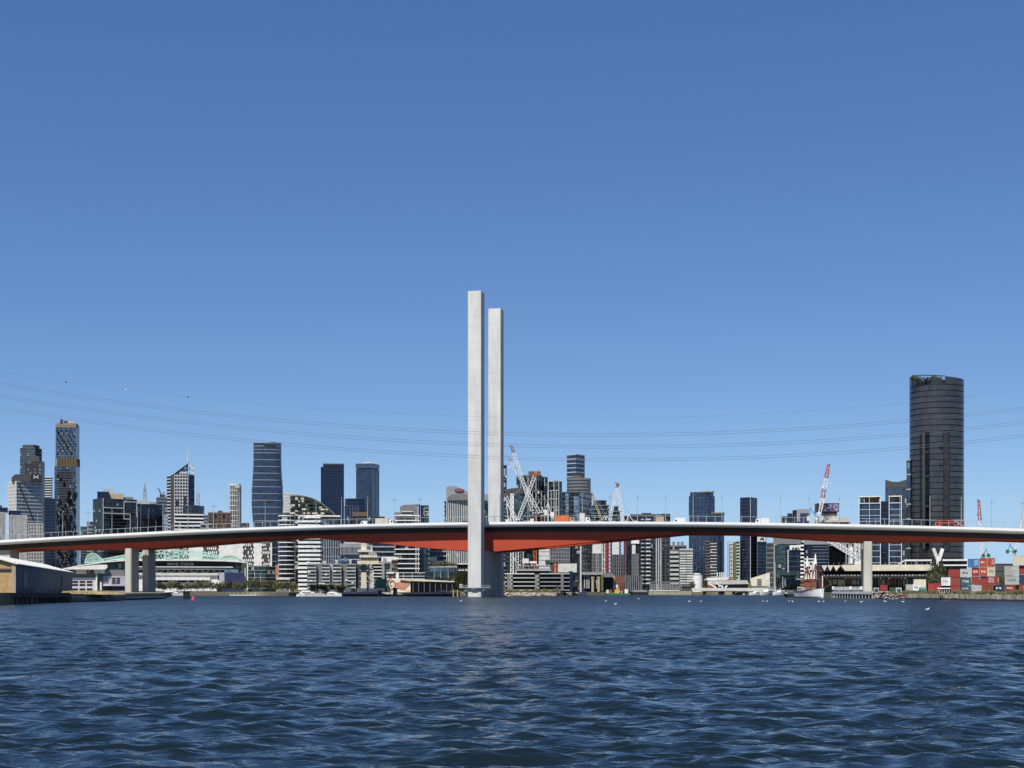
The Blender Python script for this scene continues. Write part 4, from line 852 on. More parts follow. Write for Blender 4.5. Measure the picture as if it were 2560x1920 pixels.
# patterned white building
b = B('patterned_building', 'dark building faced with scalloped white panels and leaf-shaped cut-outs behind the stadium', 452, 682, 1357, 1270)
c, z = b.x, b.z
b.prism('wall', b.rect(452,680,26), 0, b.H, 'dark'); b.prism('roof_storey', b.rect(500,674,22,3), b.H, z(1345), 'midgrey'); b.prism('roof_storey', b.rect(455,498,22,3), b.H, z(1351), 'grey')
rr = random.Random(11)
for x0, x1, y1 in ((472,508,1399),(547,608,1401),(634,655,1414)):
    L_, R_ = [], []
    n = int((y1-1358)/2)
    for i in range(n+1):
        y = 1358+(y1-1358)*i/n; w = 1.4*math.sin(i*.95); L_.append((x0-w,y)); R_.append((x1+w,y))
    b.poly('white_panel', (L_+R_[::-1]), -.5, -.05, 'white')
leaf = MB().xz([(0,-3.2),(.95,-1.2),(1.0,.6),(.35,3.2),(-.6,1.6),(-.9,-.8)], -.5, -.05).mesh('white_leaf','white')
for x0, x1 in ((456,471),(510,546),(609,633),(656,680)):
    for r_ in range(6):
        k = 0; X = x0+2+(r_ % 2)*2.4
        while X < x1-1:
            if rr.random() < .72: put('white_leaf', leaf, b.r, (c(X),0,z(1362+r_*9.6)), 0, (.62,1,rr.uniform(.35,.55)))
            X += 4.9
b.prism('side_strip', b.rect(676.5,680.5,3,-.4), z(1415), z(1356), 'white')
b = B('office_building', 'dark green glass block with pale floor lines below the scalloped white building', 618, 693, 1416, 1130)
p = [(b.x(620),0),(b.x(664),0),(b.x(690),4),(b.x(690),20),(b.x(620),20)]; b.stack(p, 0, b.H, 2.9, 'g_green', 'pale', .25, .2); b.box('white_post',617.5,620,1404,1475,'white',-.4,1)
for X in (636,651): b.box('white_post',X,X+1,1437 if X > 640 else 1428,1470,'offwhite',-.4,0)
b = B('construction_hoarding', 'red and white scaffold gantry under the curved balcony block', 687, 702, 1412, 1060)
mb = MB(); c, z = b.x, b.z
for a in ((691,1412,691,1446),(695,1412,695,1446),(688,1424,696,1424),(688,1436,698,1436),(691,1446,702,1450)): mb.bar((c(a[0]),0,z(a[1])),(c(a[2]),0,z(a[3])),.9)
for X in (691,695): mb.bar((c(X),0,0),(c(X),0,z(1446)),.5)
mb.build('gantry','salmon',b.r); b.box('deck',690,725,1446,1449,'offwhite',-2,3); MB().box(c(723),c(725),-1,1,0,z(1449)).build('leg','offwhite',b.r)
# low-rise behind the central wharf
b = B('office_building', 'boxy grey glass office with white roof edge behind the control tower', 851, 932, 1359, 980)
c = b.x
p = b.rect(851,920,20); b.stack(p, 0, b.z(1384), 3.6, 'g_blue', 'pale', .5, .15); b.stack(p, b.z(1384), b.z(1369), 6.5, 'g_blue', 'dark', .5, .05); b.prism('upper_storey', offset(p,.6), b.z(1369), b.H, 'grey'); b.box('roof_rail',860,905,1355,1359,'pale',5,14); b.fins((c(852),-.2),(c(920),-.2), b.z(1384), b.z(1370), 22, .25, .3, 'pale', 'mullion'); b.prism('side_wing', b.rect(920.4,931,18,2), 0, b.z(1362), 'pale')
b = B('office_building', 'dark banded office between the control tower and the white slab apartments', 931, 996, 1352, 1020)
b.stack(b.rect(d=20), 0, b.H, 3.5, 'g_navy', 'grey', 1.1, .3)
b = B('office_building', 'blue-grey banded office low behind the trees left of the front tower', 1073, 1116, 1365, 1030)
b.stack(b.rect(d=20), 0, b.H, 3.2, 'g_navy', 'grey', 1.0, .3); b.box('white_pavilion',1074,1092,1393,1403,'white',-6,-1); b.box('pavilion_base',1074,1110,1403,1475,'concrete',-6,-1)
b = B('terrace_apartments', 'row of four grey concrete apartment modules with loggias on the central waterfront', 766, 900, 1411, 870)
c, z = b.x, b.z
b.prism('core', b.rect(768,898,14,3), 0, z(1413), 'g_apart')
rr = random.Random(4)
for x0, x1 in ((770,790),(804,824),(832,853),(866,889)):
    b.prism('module_back', [(c(x0),1.5),(c(x1),1.5),(c(x1),2.9),(c(x0),2.9)], 0, z(1412), 'g_apart')
    for j in range(8): b.box('balcony',x0-.4,x1+.4,1409+j*8.3,1412.3+j*8.3,'pale' if j % 3 else 'grey',-.5,1.6)
    for X in (x0,x1-1): b.box('party_wall',X,X+1.1,1413,1475,'grey',-.3,1.45)
    if rr.random() < .9: b.box('loggia_panel',x0+4,x0+9,1420+rr.randrange(5)*8.3-7,1423+rr.randrange(1)*8.3,'midgrey',.3,1.4)
for x0, x1, m in ((790.5,803.5,'midgrey'),(824.5,831.5,'lilac'),(853.5,865.5,'midgrey'),(889.5,899,'dark')): b.prism('recess_wall', b.rect(x0,x1,5,2.2), 0, z(1409), m)
for X, y in ((773,1430),(777,1452),(815,1436),(836,1428),(866,1450),(882,1457),(800,1459),(809,1459)): b.box('white_blind',X-3.3,X+3.3,y-1.6,y+1.6,'white',-.8,-.55)
for x0, x1, y in ((806,815,1402),(838,845,1399),(873,879,1398)): b.box('chimney_block',x0,x1,y,1411,'pale',2,7)
for X in (826,842,858): MB().xz([(c(X),z(1403)),(c(X+15),z(1403)),(c(X+5),z(1391))],5,12).build('sawtooth_roof','g_pale',b.r)
# control tower
b = B('control_tower', 'cream harbour control tower with flared lookout cabin and open stair', 893, 950, 1356, 758, 'tower')
c, z = b.x, b.z
b.prism('shaft', b.rect(902.5,916,2.9,0), 0, b.H, 'cream'); b.box('shaft_recess',903.5,915.5,1412,1427,'grey',-.1,.2)
b.prism('cabin_floor', b.rect(893,946.5,10,-2.5), z(1410.5), z(1402), 'cream'); b.prism('cabin_glass', b.rect(902,945,8.6,-1.8), z(1402), z(1394), 'g_black'); b.prism('cabin_roof', b.rect(899,943,9,-2.2), z(1394), z(1387.5), 'cream'); b.prism('upper_cabin', b.rect(897,946,8.4,-1.6), z(1387.5), z(1380), 'g_green'); b.prism('upper_deck', b.rect(894,932,8,-1.4), z(1380), z(1374), 'offwhite')
b.fins((c(902),-1.8),(c(945),-1.8), z(1402), z(1394), 10, .12, .12, 'offwhite', 'mullion'); b.box('stair_post',930.5,934,1410,1474,'cream',-.6,.1); b.box('stair_post',930.5,934,1410,1474,'cream',4.2,4.9)
for j in range(5):
    y = 1418+j*11; b.bar('stair_flight',[(917,y+(8 if j % 2 else 0),931,y+(0 if j % 2 else 8))],.55,'pale',1.5+j % 2); b.box('stair_landing',916 if j % 2 == 0 else 927,920 if j % 2 == 0 else 931,y-.6,y+.8,'pale',.5,4)
b.bar('brace',[(918,1474,931,1440),(918,1440,931,1412)],.35,'midgrey',4.4)
# buildings behind the mural shed
b = B('apartment_building', 'striped slab block with a grey concrete frame and brown side behind the control tower stair', 934, 995, 1405, 835)
c, z = b.x, b.z
b.stack([(c(934),1),(c(955),1),(c(955),12),(c(934),12)], 0, z(1408), 1.9, 'g_black', 'offwhite', .55, .3); b.box('frame_post',955,961,1404,1478,'grey',-.4,3); b.box('frame_post',976,979,1404,1478,'grey',-.4,3); b.box('frame_beam',961,976,1404,1408,'grey',-.4,3); b.stack([(c(961.2),1.5),(c(975.8),1.5),(c(975.8),10),(c(961.2),10)], 0, z(1408.3), 1.9, 'g_green', 'steel', .3, .1); b.stack([(c(979.4),.5),(c(994),.5),(c(994),10),(c(979.4),10)], 0, z(1399), 2.0, 'g_brown', 'brown', .8, .2); b.box('white_roof',954,993,1392.5,1403.6,'white',3.5,9); b.box('roof_vent',957,965,1395,1403.6,'grey',3,3.4)
b = B('office_building', 'two-storey white-lined glass pavilion above the mural shed', 965, 1062, 1431, 825)
c, z = b.x, b.z
b.prism('glass', b.rect(966,1060,10,1), 0, z(1432), 'g_dark')
for y in (1431,1439.5,1446.5): b.box('white_slab',965,1062,y,y+1.6,'offwhite',0,11)
for X in (980,1030,1008): b.box('white_post',X,X+1,1431,1475,'offwhite',-.1,.8)
b.box('white_pier',990,997,1432,1475,'white',-.6,.9); b.box('stair_block',967,985,1430,1434,'white',-1,4)
b = B('office_building', 'low green glass block with planted roof next to the front bridge tower', 1060, 1144, 1428, 830)
c, z = b.x, b.z
p = b.rect(1061,1142,14); b.stack(p, 0, z(1428), 3.3, 'g_green', 'dark', .3, .1); b.prism('terrace_storey', b.rect(1076,1142,11,2), z(1428), z(1418), 'g_pale'); b.box('white_roof_edge',1075,1143,1416.5,1418,'offwhite',0,13); b.fins((c(1078),1.8),(c(1142),1.8), z(1428), z(1418), 8, .4, .3, 'offwhite', 'post')
for X in (1085,1101,1120): b.box('white_post',X,X+1,1428,1446,'pale',-.4,.1)
b = B('office_building', 'flat dark box building just left of the front tower above the gum tree', 1141, 1176, 1409, 840)
c, z = b.x, b.z
b.prism('lower', b.rect(d=10), 0, z(1423), 'g_green'); b.box('slab',1140,1178,1420.5,1423,'dark',-1,10); b.prism('upper', b.rect(1143,1176,9,1), z(1420.5), z(1411), 'g_black'); b.box('slab',1141,1177,1408,1411,'offwhite',0,11)
for X in (1145,1154,1163): b.box('sun_sail',X,X+7,1424,1427,'white',-2,0)
# mural shed
def mural(n):
    m, t, bb, N, L = nodes(n); tc = N('TexCoord'); bb.inputs['Roughness'].default_value = .8
    no = N('TexNoise'); no.inputs['Scale'].default_value = .32; no.inputs['Detail'].default_value = 2; no.inputs['Distortion'].default_value = 1.5; L(tc.outputs['Object'], no.inputs['Vector'])
    cr = N('ValToRGB'); e = cr.color_ramp.elements; e[0].position = .3; e[0].color = (.32,.55,.52,1); e[1].position = .75; e[1].color = (.62,.22,.12,1)
    for p_, c_ in ((.42,(.70,.68,.58,1)),(.52,(.74,.62,.50,1)),(.62,(.68,.36,.22,1))): x = e.new(p_); x.color = c_
    L(no.outputs[0], cr.inputs[0]); L(cr.outputs[0], bb.inputs['Base Color']); return m
_defs['mural'] = mural
b = B('wharf_shed', 'long low wharf shed with a painted orange and teal mural end wall', 934, 1136, 1446, 770)
c, z = b.x, b.z
b.poly('mural_wall', [(968,1486),(1026,1486),(1026,1450),(1022,1446.5),(1000,1446),(967,1446),(969,1456)], -.2, .6, 'mural'); b.prism('mural_side', [(c(936),6),(c(967),.8),(c(967),1.6),(c(936),7)], 0, z(1447), 'teal')
b.poly('roof', [(1000,1450),(1026,1452.5),(1136,1455.5),(1136,1453),(1060,1448.5),(1000,1446)], -1.2, 16, 'cream')
b.prism('front_wall', b.rect(1027,1132,12,4), 0, z(1454), 'container_slate')
for X in (1032,1046,1060,1074,1088,1102,1116,1130): b.box('column',X,X+1.2,1454,1485,'midgrey',-.6,0)
for X in (1049,1064,1078,1092,1106): b.box('roller_door',X+1,X+9,1459,1485,'container_navy',3.6,4.1)
mb = MB(); pts = []
for k in range(26): a = k*.36; rr_ = 4.3*(1-k/34); pts.append((c(980)+rr_*.55*math.cos(a+2.2), -.35, z(1460)+rr_*.75*math.sin(a+2.2)))
for k in range(25): mb.bar(pts[k],pts[k+1],.35)
mb.build('mural_swirl','rust',b.r)
mb = MB().xz([(c(1005)+3.6*math.cos(a)*(1+.2*math.sin(3*a)),z(1463)+2.1*math.sin(a)*(1+.15*math.cos(5*a))) for a in [k*2*math.pi/20 for k in range(20)]],-.4,-.22); mb.build('mural_patch','salmon',b.r)
# wharves
def wharf(label, p0, p1, w, zt, n, deckmat='timber_grey', pmat='timber', fascia=None, name='wharf'):
    p0 = Vector(p0); p1 = Vector(p1); e = p1-p0; L_ = e.length; a = math.atan2(e.y,e.x)
    r = thing(name, label, 'wharf', (p0.x,p0.y,0), a)
    MB().box(0,L_,0,w,zt-.45,zt).build('deck',deckmat,r); MB().box(0,L_,-.12,.3,zt-1.0,zt-.46).build('edge_beam',fascia or deckmat,r)
    pm = MB().cone((0,0,-3),(0,0,zt-.46),.24,.22,7).mesh('pile',pmat)
    for i in range(n+1): put('pile',pm,r,(L_*i/n,.1,0)); 
    for i in range(n//2+1): put('pile',pm,r,(L_*(i+.3)/(n/2+.6),w*.6,0))
    MB().box(0,L_,w-.5,w-.2,-2,zt-.5).build('back_wall','timber',r)
    return r
g2 = lambda x, Y: (G(x,Y).x, Y)
wharf('long low timber wharf with stone edge in front of the mural shed', g2(852,736), g2(1136,738), 10, 2.0, 60, 'concrete')
r = thing('concrete_barrier', 'pale concrete box standing at the left end of the central wharf', 'barrier', G(872,742,2.0)); MB().box(-1,1,0,1.6,0,2.8).build('block','offwhite',r); MB().box(-1.1,1.1,-.1,1.7,2.8,2.95).build('cap','concrete',r)
for x0, x1, lb in ((892,918,'row of pale concrete barriers left of the green beacon on the wharf'),(921,962,'row of pale concrete barriers right of the green beacon on the wharf')):
    r = thing('concrete_barrier', lb, 'barrier', G((x0+x1)/2,741,2.0)); w = (x1-x0)*741/F; n = 4
    for i in range(n): MB().box(-w/2+i*w/n+.04,-w/2+(i+1)*w/n-.04,0,1.0,0,2.0).build('panel','offwhite',r)
r = thing('navigation_beacon', 'green navigation beacon post with a white board at the wharf edge', 'beacon', G(920,728,-2)); MB().cone((0,0,0),(0,0,7.5),.22,.2,8).build('post','teal',r); MB().box(-.7,.7,-.15,.15,6.2,8.2).build('board','white',r)
for px, lb in ((988,'black and white mooring dolphin below the mural'),(950,'small pile cluster at the wharf between beacon and mural'),(853,'pile cluster at the left end of the central wharf')):
    r = thing('mooring_dolphin', lb, 'dolphin', G(px,727,-2)); h = 5.9 if px == 988 else 4.6
    for i, (dx, dy) in enumerate(((-.9,0),(0,-.4),(.9,0),(-.45,.5),(.45,.5))): MB().cone((dx*1.3,dy,0),(dx*.8,dy*.7,h),.26,.22,7).build('pile','timber' if i % 2 else 'grey',r)
    MB().box(-1.1,1.1,-.6,.7,h-.1,h+.35).build('cap','timber',r)
# shed and wharf at the left
N0 = Vector((-102,305)); N1 = Vector((-133.8,452)); dv = (N1-N0); Ls = dv.length; a = math.atan2(dv.y,dv.x)
r = thing('wharf_shed', 'yellow brick shed with white roof and long blue-grey wall at the left edge', 'shed', (N0.x,N0.y,GZ), a)
MB().box(0,Ls,.02,.5,0,6.2).build('side_wall','shed_blue',r)
MB().add([(0,0,0),(0,16,0),(0,16,6.2),(0,8,8.4),(0,0,6.2),(.6,0,0),(.6,16,0),(.6,16,6.2),(.6,8,8.4),(.6,0,6.2)], [(0,4,3,2,1),(5,6,7,8,9),(0,1,6,5),(1,2,7,6),(2,3,8,7),(3,4,9,8),(4,0,5,9)]).build('brick_gable','brick_yellow',r)
MB().add([(Ls-.6,.5,0),(Ls-.6,16,0),(Ls-.6,16,6.2),(Ls-.6,8,8.4),(Ls-.6,.5,6.2)],[(0,1,2,3,4)]).build('end_wall','shed_blue',r)
MB().add([(-.6,-.5,6.15),(Ls,-.5,6.15),(Ls,8,8.6),(-.6,8,8.6),(-.6,-.5,6.35),(Ls,-.5,6.35),(Ls,8,8.85),(-.6,8,8.85)],[(0,3,2,1),(4,5,6,7),(0,1,5,4),(1,2,6,5),(3,0,4,7)]).build('roof','roof_white',r)
MB().add([(-.6,8,8.6),(Ls,8,8.6),(Ls,16.5,6.15),(-.6,16.5,6.15),(-.6,8,8.85),(Ls,8,8.85),(Ls,16.5,6.35),(-.6,16.5,6.35)],[(0,3,2,1),(4,5,6,7),(2,3,7,6),(1,2,6,5),(3,0,4,7)]).build('roof','roof_white',r)
MB().box(-.25,.02,-.1,.7,0,6.6).build('corner_pier','tan',r); MB().box(-.3,0,.7,9,5.0,5.35).build('verge_beam','brown',r)
MB().box(-.12,.1,3.2,6.2,0,3.6).build('door','black',r)
for u0, u1, z0_, z1_ in ((14,22,1.6,4.9),(112,124,1.4,5.0)):
    d = MB().box(u0,u1,-.14,.1,z0_,z1_).build('wall_panel','dark' if u0 > 50 else 'midgrey',r)
    for k in range(6): MB().box(u0,u1,-.18,-.13,z0_+(z1_-z0_)*(k+.4)/6,z0_+(z1_-z0_)*(k+.4)/6+.08).build('panel_slat','shed_blue',d)
for u in (6,10,16,23,30,37,75,90,105): MB().box(u,u+3.4,-.1,.12,0,1.3).build('opening','black',r)
MB().cone((3,5,8),(3,5,9.6),.5,.5,8).build('chimney','offwhite',r)
r = wharf('dark timber wharf with white capped fender posts at the far left', g2(-120,262), g2(100,318), 9, 2.35, 16, 'timber', 'timber')
MB().box(9.5,19.6,.4,1.0,2.36,2.72).build('white_kerb','white',r)
fm = MB().cone((0,-.5,1.7),(0,-.3,2.75),.26,.22,8).mesh('fender_cap','white'); ff = MB().cone((0,-.5,-1),(0,-.45,1.7),.24,.24,8).mesh('fender_post','timber')
for u in np.linspace(9.2,19.2,6): put('fender_cap',fm,r,(u,0,0)); put('fender_post',ff,r,(u,0,0))
wharf('dark timber wharf section below the long blue-grey shed wall', g2(100,326), g2(177,350), 8, 2.3, 14, 'timber', 'timber')
wharf('low timber retaining wharf with dry grass behind, left of the bridge pier', g2(176,354), g2(312,432), 5, 1.2, 36, 'timber_grey', 'timber')
wharf('weathered timber platform around the left bridge pier', g2(312,436), g2(412,498), 12, 1.5, 18, 'timber_grey', 'timber', 'concrete')
mb = MB(); rr = random.Random(8)
for px, Y, w, h in ((205,385,9,.9),(232,395,9,.8),(258,410,6,.6),(190,378,5,.5)):
    o = G(px,Y,GZ-.2); ring = []
    for k in range(4):
        rr_ = (1,.8,.5,.15)[k]; hh = (0,.55,.9,1.0)[k]*h; ring.append([(o.x+w*rr_*math.cos(t*.628),o.y+w*.7*rr_*math.sin(t*.628),o.z+hh+rr.uniform(-.05,.08)) for t in range(10)])
    vs_ = sum(ring,[]); fs = [(k*10+t,k*10+(t+1) % 10,(k+1)*10+(t+1) % 10,(k+1)*10+t) for k in range(3) for t in range(10)]+[tuple(range(30,40))]
    mb.add(vs_,fs)
    for _ in range(260):
        t, q = rr.random()*6.28, math.sqrt(rr.random())*.95; X, Yp = o.x+w*q*math.cos(t), o.y+w*.7*q*math.sin(t); zz_ = o.z+h*(1-q*q)*.95; s_ = rr.uniform(.2,.5)
        mb.add([(X-.12,Yp,zz_),(X+.12,Yp,zz_),(X+rr.uniform(-.2,.2),Yp+rr.uniform(-.1,.1),zz_+s_)],[(0,1,2)],1 if rr.random() < .25 else 0)
tag(mb.build('dry_grass',['dry_grass','leaf_light'],uv=False),'dry yellow grass on the bank left of the bridge pier','grass',kind='stuff')
r = thing('mooring_dolphin','black square mooring dolphin standing in the water left of the pink buoy','dolphin',G(466,500,-2))
for dx in (-.7,0,.7):
    for dy in (-.6,.6): MB().box(dx-.26,dx+.26,dy-.25,dy+.25,0,4.2).build('pile','black',r)
MB().box(-1.1,1.1,-1,1,4.2,4.7).build('cap','black',r)
r = thing('channel_buoy','bright pink channel buoy floating near the black dolphin','buoy',G(483,430,0)); MB().cone((0,0,-.3),(0,0,.55),.62,.5,12).build('float','pinkred',r); MB().cone((0,0,.55),(0,0,1.3),.35,.1,8).build('body','pinkred',r); MB().box(-.12,.12,-.12,.12,1.3,1.6).build('lantern','red',r)
# red piles and buoys elsewhere
for px, Y, lb in ((1393,770,'red channel marker post in the water right of the bridge pier'),(2179,508,'red steel pile at the right end of the dark wharf'),(2262,474,'red steel pile where the rubble bank meets the block wall'),(2350,440,'red steel pile in front of the white container'),(2472,404,'red steel pile in front of the dark red containers')):
    r = thing('channel_marker',lb,'pile',G(px,Y,-2)); h = 3.9 if px > 1500 else 6.5; MB().cone((0,0,0),(0,0,h),.2,.18,8).build('post','rust' if px > 1500 else 'red',r)
    if px < 1500: MB().box(-.7,.7,-.2,.2,h-1.6,h).build('board','white',r); MB().cone((0,0,h),(0,0,h+1.4),.55,.1,6).build('topmark','red',r)
    else: MB().cone((0,0,h),(0,0,h+.12),.26,.2,8).build('cap','rust',r)
# ------------------------------------------------------------------ construction site right of the bridge piers
b = B('car_park_frame', 'dark open car park frame with pale floor edges and zigzag stairs on the rocky bank', 1262, 1432, 1433, 830)
c, z = b.x, b.z
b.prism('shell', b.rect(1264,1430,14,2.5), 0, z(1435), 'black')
for j in range(5): b.box('floor_edge',1262,1336,1433+j*10.2,1435.6+j*10.2,'pale' if j else 'offwhite',-.3,3); b.box('floor_edge',1349,1424,1433+j*10.2,1435.6+j*10.2,'grey' if j else 'pale',-.3,3)
for x0, x1 in ((1268,1282),(1337,1348),(1402,1409)): b.box('stair_screen',x0,x1,1436,1477,'midgrey',-.7,-.35)
for k in range(3):
    b.bar('stair_line',[(1274,1446+k*10,1281,1440+k*10),(1274,1446+k*10,1281,1452+k*10)],.35,'pale',-.9); b.bar('stair_line',[(1338,1446+k*10,1347,1439+k*10),(1338,1446+k*10,1347,1452+k*10)],.35,'pale',-.9)
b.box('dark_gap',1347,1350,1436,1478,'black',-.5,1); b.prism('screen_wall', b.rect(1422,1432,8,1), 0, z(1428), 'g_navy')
b = B('site_platform', 'scaffolded work platform with white railings above the car park frame', 1288, 1378, 1414, 850)
c, z = b.x, b.z
b.box('deck',1288,1377,1413.5,1416,'grey',-1,12); b.box('deck',1288,1377,1424,1427,'pale',-1,12); b.prism('lower_floor', b.rect(1292,1374,10,1), 0, z(1427), 'dark'); b.box('railing_sheet',1288,1377,1421.5,1424,'midgrey',-.9,-.7)
for X in np.linspace(1289,1376,12): b.box('prop',X,X+.8,1416,1424,'offwhite',-.6,-.2)
for X, m in ((1298,'white'),(1310,'orange'),(1318,'rust'),(1328,'white'),(1336,'rust'),(1342,'white'),(1349,'white'),(1361,'offwhite'),(1370,'tan')): b.box('stacked_load',X,X+3.2,1409+(X % 3),1413.4,m,2,4)
b.box('formwork_wall',1306,1322,1396,1408,'offwhite',3,4); b.box('formwork_wall',1324,1342,1403,1408,'white',3,4)
b = B('concrete_core', 'pale concrete lift core with joint lines right of the orange crane masts', 1346, 1376, 1367, 880)
b.prism('core', b.rect(1347,1374,9), 0, b.H, 'offwhite')
for y in (1378.5,1389,1400): b.box('joint',1346.8,1374.2,y,y+.8,'midgrey',-.12,.05)
b.box('climb_form',1363,1376,1400,1406,'dark',-1.5,-.1)
b = B('mesh_wrapped_block', 'unfinished block wrapped in grey scaffold mesh with a dark right side', 1376, 1446, 1352, 900)
c, z = b.x, b.z
b.stack(b.rect(1376,1424,14), z(1407), b.H, 2.2, 'g_charcoal', 'grey', .35, .1); b.fins((c(1377),-.1),(c(1424),-.1), z(1407), b.H, 12, .3, .25, 'grey', 'scaffold_pole'); b.prism('dark_side', b.rect(1424.4,1445,14,1), 0, b.H, 'g_dark'); b.box('hoarding',1395,1442,1409,1431,'offwhite',-2,-.4); b.prism('base', b.rect(1376,1424,13,.5), 0, z(1407), 'dark')
r = thing('concrete_chute', 'bright orange upright pipe on the site beside the white hoarding', 'pipe', G(1389,845,GZ)); h_ = P(0,1409,845).z-GZ; z0_ = P(0,1431,845).z-GZ
MB().cone((0,0,0),(0,0,h_-1.2),.75,.75,10).build('pipe','orange',r); MB().cone((0,0,h_-1.2),(0,0,h_),1.05,1.05,10).build('collar','orange',r)
r = thing('light_mast', 'slim white mast with short cross arms beside the dark balcony block', 'mast', G(1452,870)); h_ = P(0,1345,870).z-GZ; MB().cone((0,0,0),(0,0,h_),.55,.45,8).build('pole','offwhite',r); MB().box(-2.4,.1,-.2,.2,h_-9,h_-8.5).build('cross_arm','offwhite',r); MB().box(-2.4,.1,-.2,.2,h_-8,h_-7.6).build('cross_arm','offwhite',r)
for x0, x1, yt, ym, m, lb in ((1481,1504,1352,1383,'offwhite','pale concrete core with grey mesh skirt, left of the two striped crane masts'),(1530,1563,1352,1386,'offwhite','pale core above a rounded grey mesh drum between the striped crane masts'),(1580,1596,1362,1384,'offwhite','narrow pale core above dark mesh beside the balcony tower')):
    b = B('concrete_core', lb, x0, x1, yt, 1000); c, z = b.x, b.z
    b.prism('core', b.rect(x0,x1 if x1 < 1520 else x0+(x1-x0)*.55,9,2), 0, b.H, m)
    q = b.ell(x0-1,x1+1,.4,16) if x0 == 1530 else b.rect(x0-1,x1+1,10,.6)
    b.stack(q, 0, z(ym), 2.4, 'g_charcoal', 'midgrey', .25, .12); b.fins((c(x0),-.2 if x0 == 1530 else .4),(c(x1),-.2 if x0 == 1530 else .4), 0, z(ym), 6, .25, .25, 'grey', 'scaffold_pole')
b = B('concrete_core', 'twin white panels on a tall dark core behind the right striped crane', 1567, 1602, 1349, 1060)
b.prism('core', b.rect(1567,1602,10,1), 0, b.H, 'g_dark'); b.box('white_panel',1578,1598,1344,1359,'white',-.3,.9)
r = thing('site_hoist', 'red hoist cage on a grey mast in front of the left pale core', 'hoist', G(1494,985)); MB().lattice((0,0,0),(0,0,26),1.4,12,.2).build('mast','lattice_grey',r); MB().box(-1.3,1.3,-1.6,0,9.5,13).build('cage','red',r); MB().box(-1.3,1.3,-1.6,0,7.8,9.3).build('cage_base','black',r)
b = B('portal_shed', 'grey concrete portal shed with upright yellow and grey piles on the site', 1440, 1535, 1431, 965)
c, z = b.x, b.z
b.box('roof_beam',1452,1507,1430,1437,'grey',-1,9); b.box('portal_post',1503,1508,1437,1477,'olive',-1,3); b.prism('back', b.rect(1440,1507,2,8), 0, z(1432), 'black'); b.box('side_beam',1508,1533,1433,1443,'midgrey',0,6); b.prism('side_back', b.rect(1508,1533,3,6), 0, z(1434), 'black')
for X in (1460,1466,1471,1490): b.box('grey_pile',X,X+2.4,1437,1471,'pale',1,2)
for X in (1482,1497): MB().cone((c(X),-2,0),(c(X),-2,z(1443)),.95,.95,10).build('yellow_pile','tan',b.r); MB().cone((c(X),-2,z(1446)),(c(X),-2,z(1442)),1.2,1.2,10).build('pile_head','tan',b.r)
for X in (1432,1436,1447,1452): b.box('sheet_pile',X,X+2.4,1459,1474,'olive',-3,-2)
b.box('timber_stack',1428,1456,1469,1474,'timber_grey',-5,-3)
b = B('site_scaffold', 'rust red scaffold frame with a white site hut below the mesh drum', 1532, 1606, 1440, 975)
c, z = b.x, b.z; mb = MB()
for X in np.linspace(1537,1558,6): mb.bar((c(X),0,0),(c(X),0,z(1440)),.35)
for y in np.linspace(1441,1470,6): mb.bar((c(1534),0,z(y)),(c(1560),0,z(y)),.35)
mb.build('scaffold','rust',b.r); b.prism('backing', b.rect(1534,1562,4,3), 0, z(1441), 'brown'); b.prism('dark_mesh', b.rect(1562,1606,6,2), 0, z(1438), 'g_dark'); b.fins((c(1563),1.9),(c(1605),1.9), 0, z(1438), 9, .3, .2, 'lattice_grey', 'scaffold_pole'); b.box('hut',1534,1545,1462,1471,'white',-4,-1); b.box('end_panel',1532,1537,1439,1466,'tan',-.6,.2)
# rocks along the bank
rr = random.Random(21); rk = []
for i in range(4):
    mb = MB(); n = 7; vs_ = []
    for k, (rz_, h_) in enumerate(((.7,-.5),(1,0),(.75,.45),(.25,.65))): vs_ += [(rz_*math.cos(t*6.283/n+k*.4)*rr.uniform(.8,1.15),rz_*math.sin(t*6.283/n+k*.4)*rr.uniform(.8,1.15),h_) for t in range(n)]
    mb.add(vs_,[(k*n+t,k*n+(t+1) % n,(k+1)*n+(t+1) % n,(k+1)*n+t) for k in range(3) for t in range(n)]+[tuple(range(3*n,4*n))]); rk.append(mb.mesh('rock','rock',uv=False))
def rocks(label, pts, n, s0, s1, seed):
    rr = random.Random(seed); r = thing('rock_bank', label, 'rocks', (*g2(*pts[0]),0))
    o = Vector((*g2(*pts[0]),0)); P_ = [Vector((*g2(*q),0)) for q in pts]
    for i in range(n):
        u = rr.random()*(len(P_)-1); k = int(u); q = P_[k].lerp(P_[k+1],u-k)-o; s_ = rr.uniform(s0,s1); up = rr.random()
        ob = put('rock', rk[rr.randrange(4)], r, (q.x,q.y-1.2+up*2.4,-.1+up*1.7), rr.random()*6, (s_,s_*.9,s_*rr.uniform(.6,.9)))
    return r
rocks('pale riprap rocks along the bank right of the bridge pier', [(1262,798),(1400,813)], 150, .6, 1.3, 1)
rocks('brown rubble at the foot of the site between barge and red marker', [(1400,813),(1448,980)], 50, .8, 1.5, 2)
rocks('tan rubble slope between the dark wharf and the concrete block wall', [(2180,514),(2264,478)], 130, .35, .8, 3)
rocks('loose stones and sand spit left of the front bridge tower', [(1120,742),(1164,757)], 60, .5, 1.0, 4)
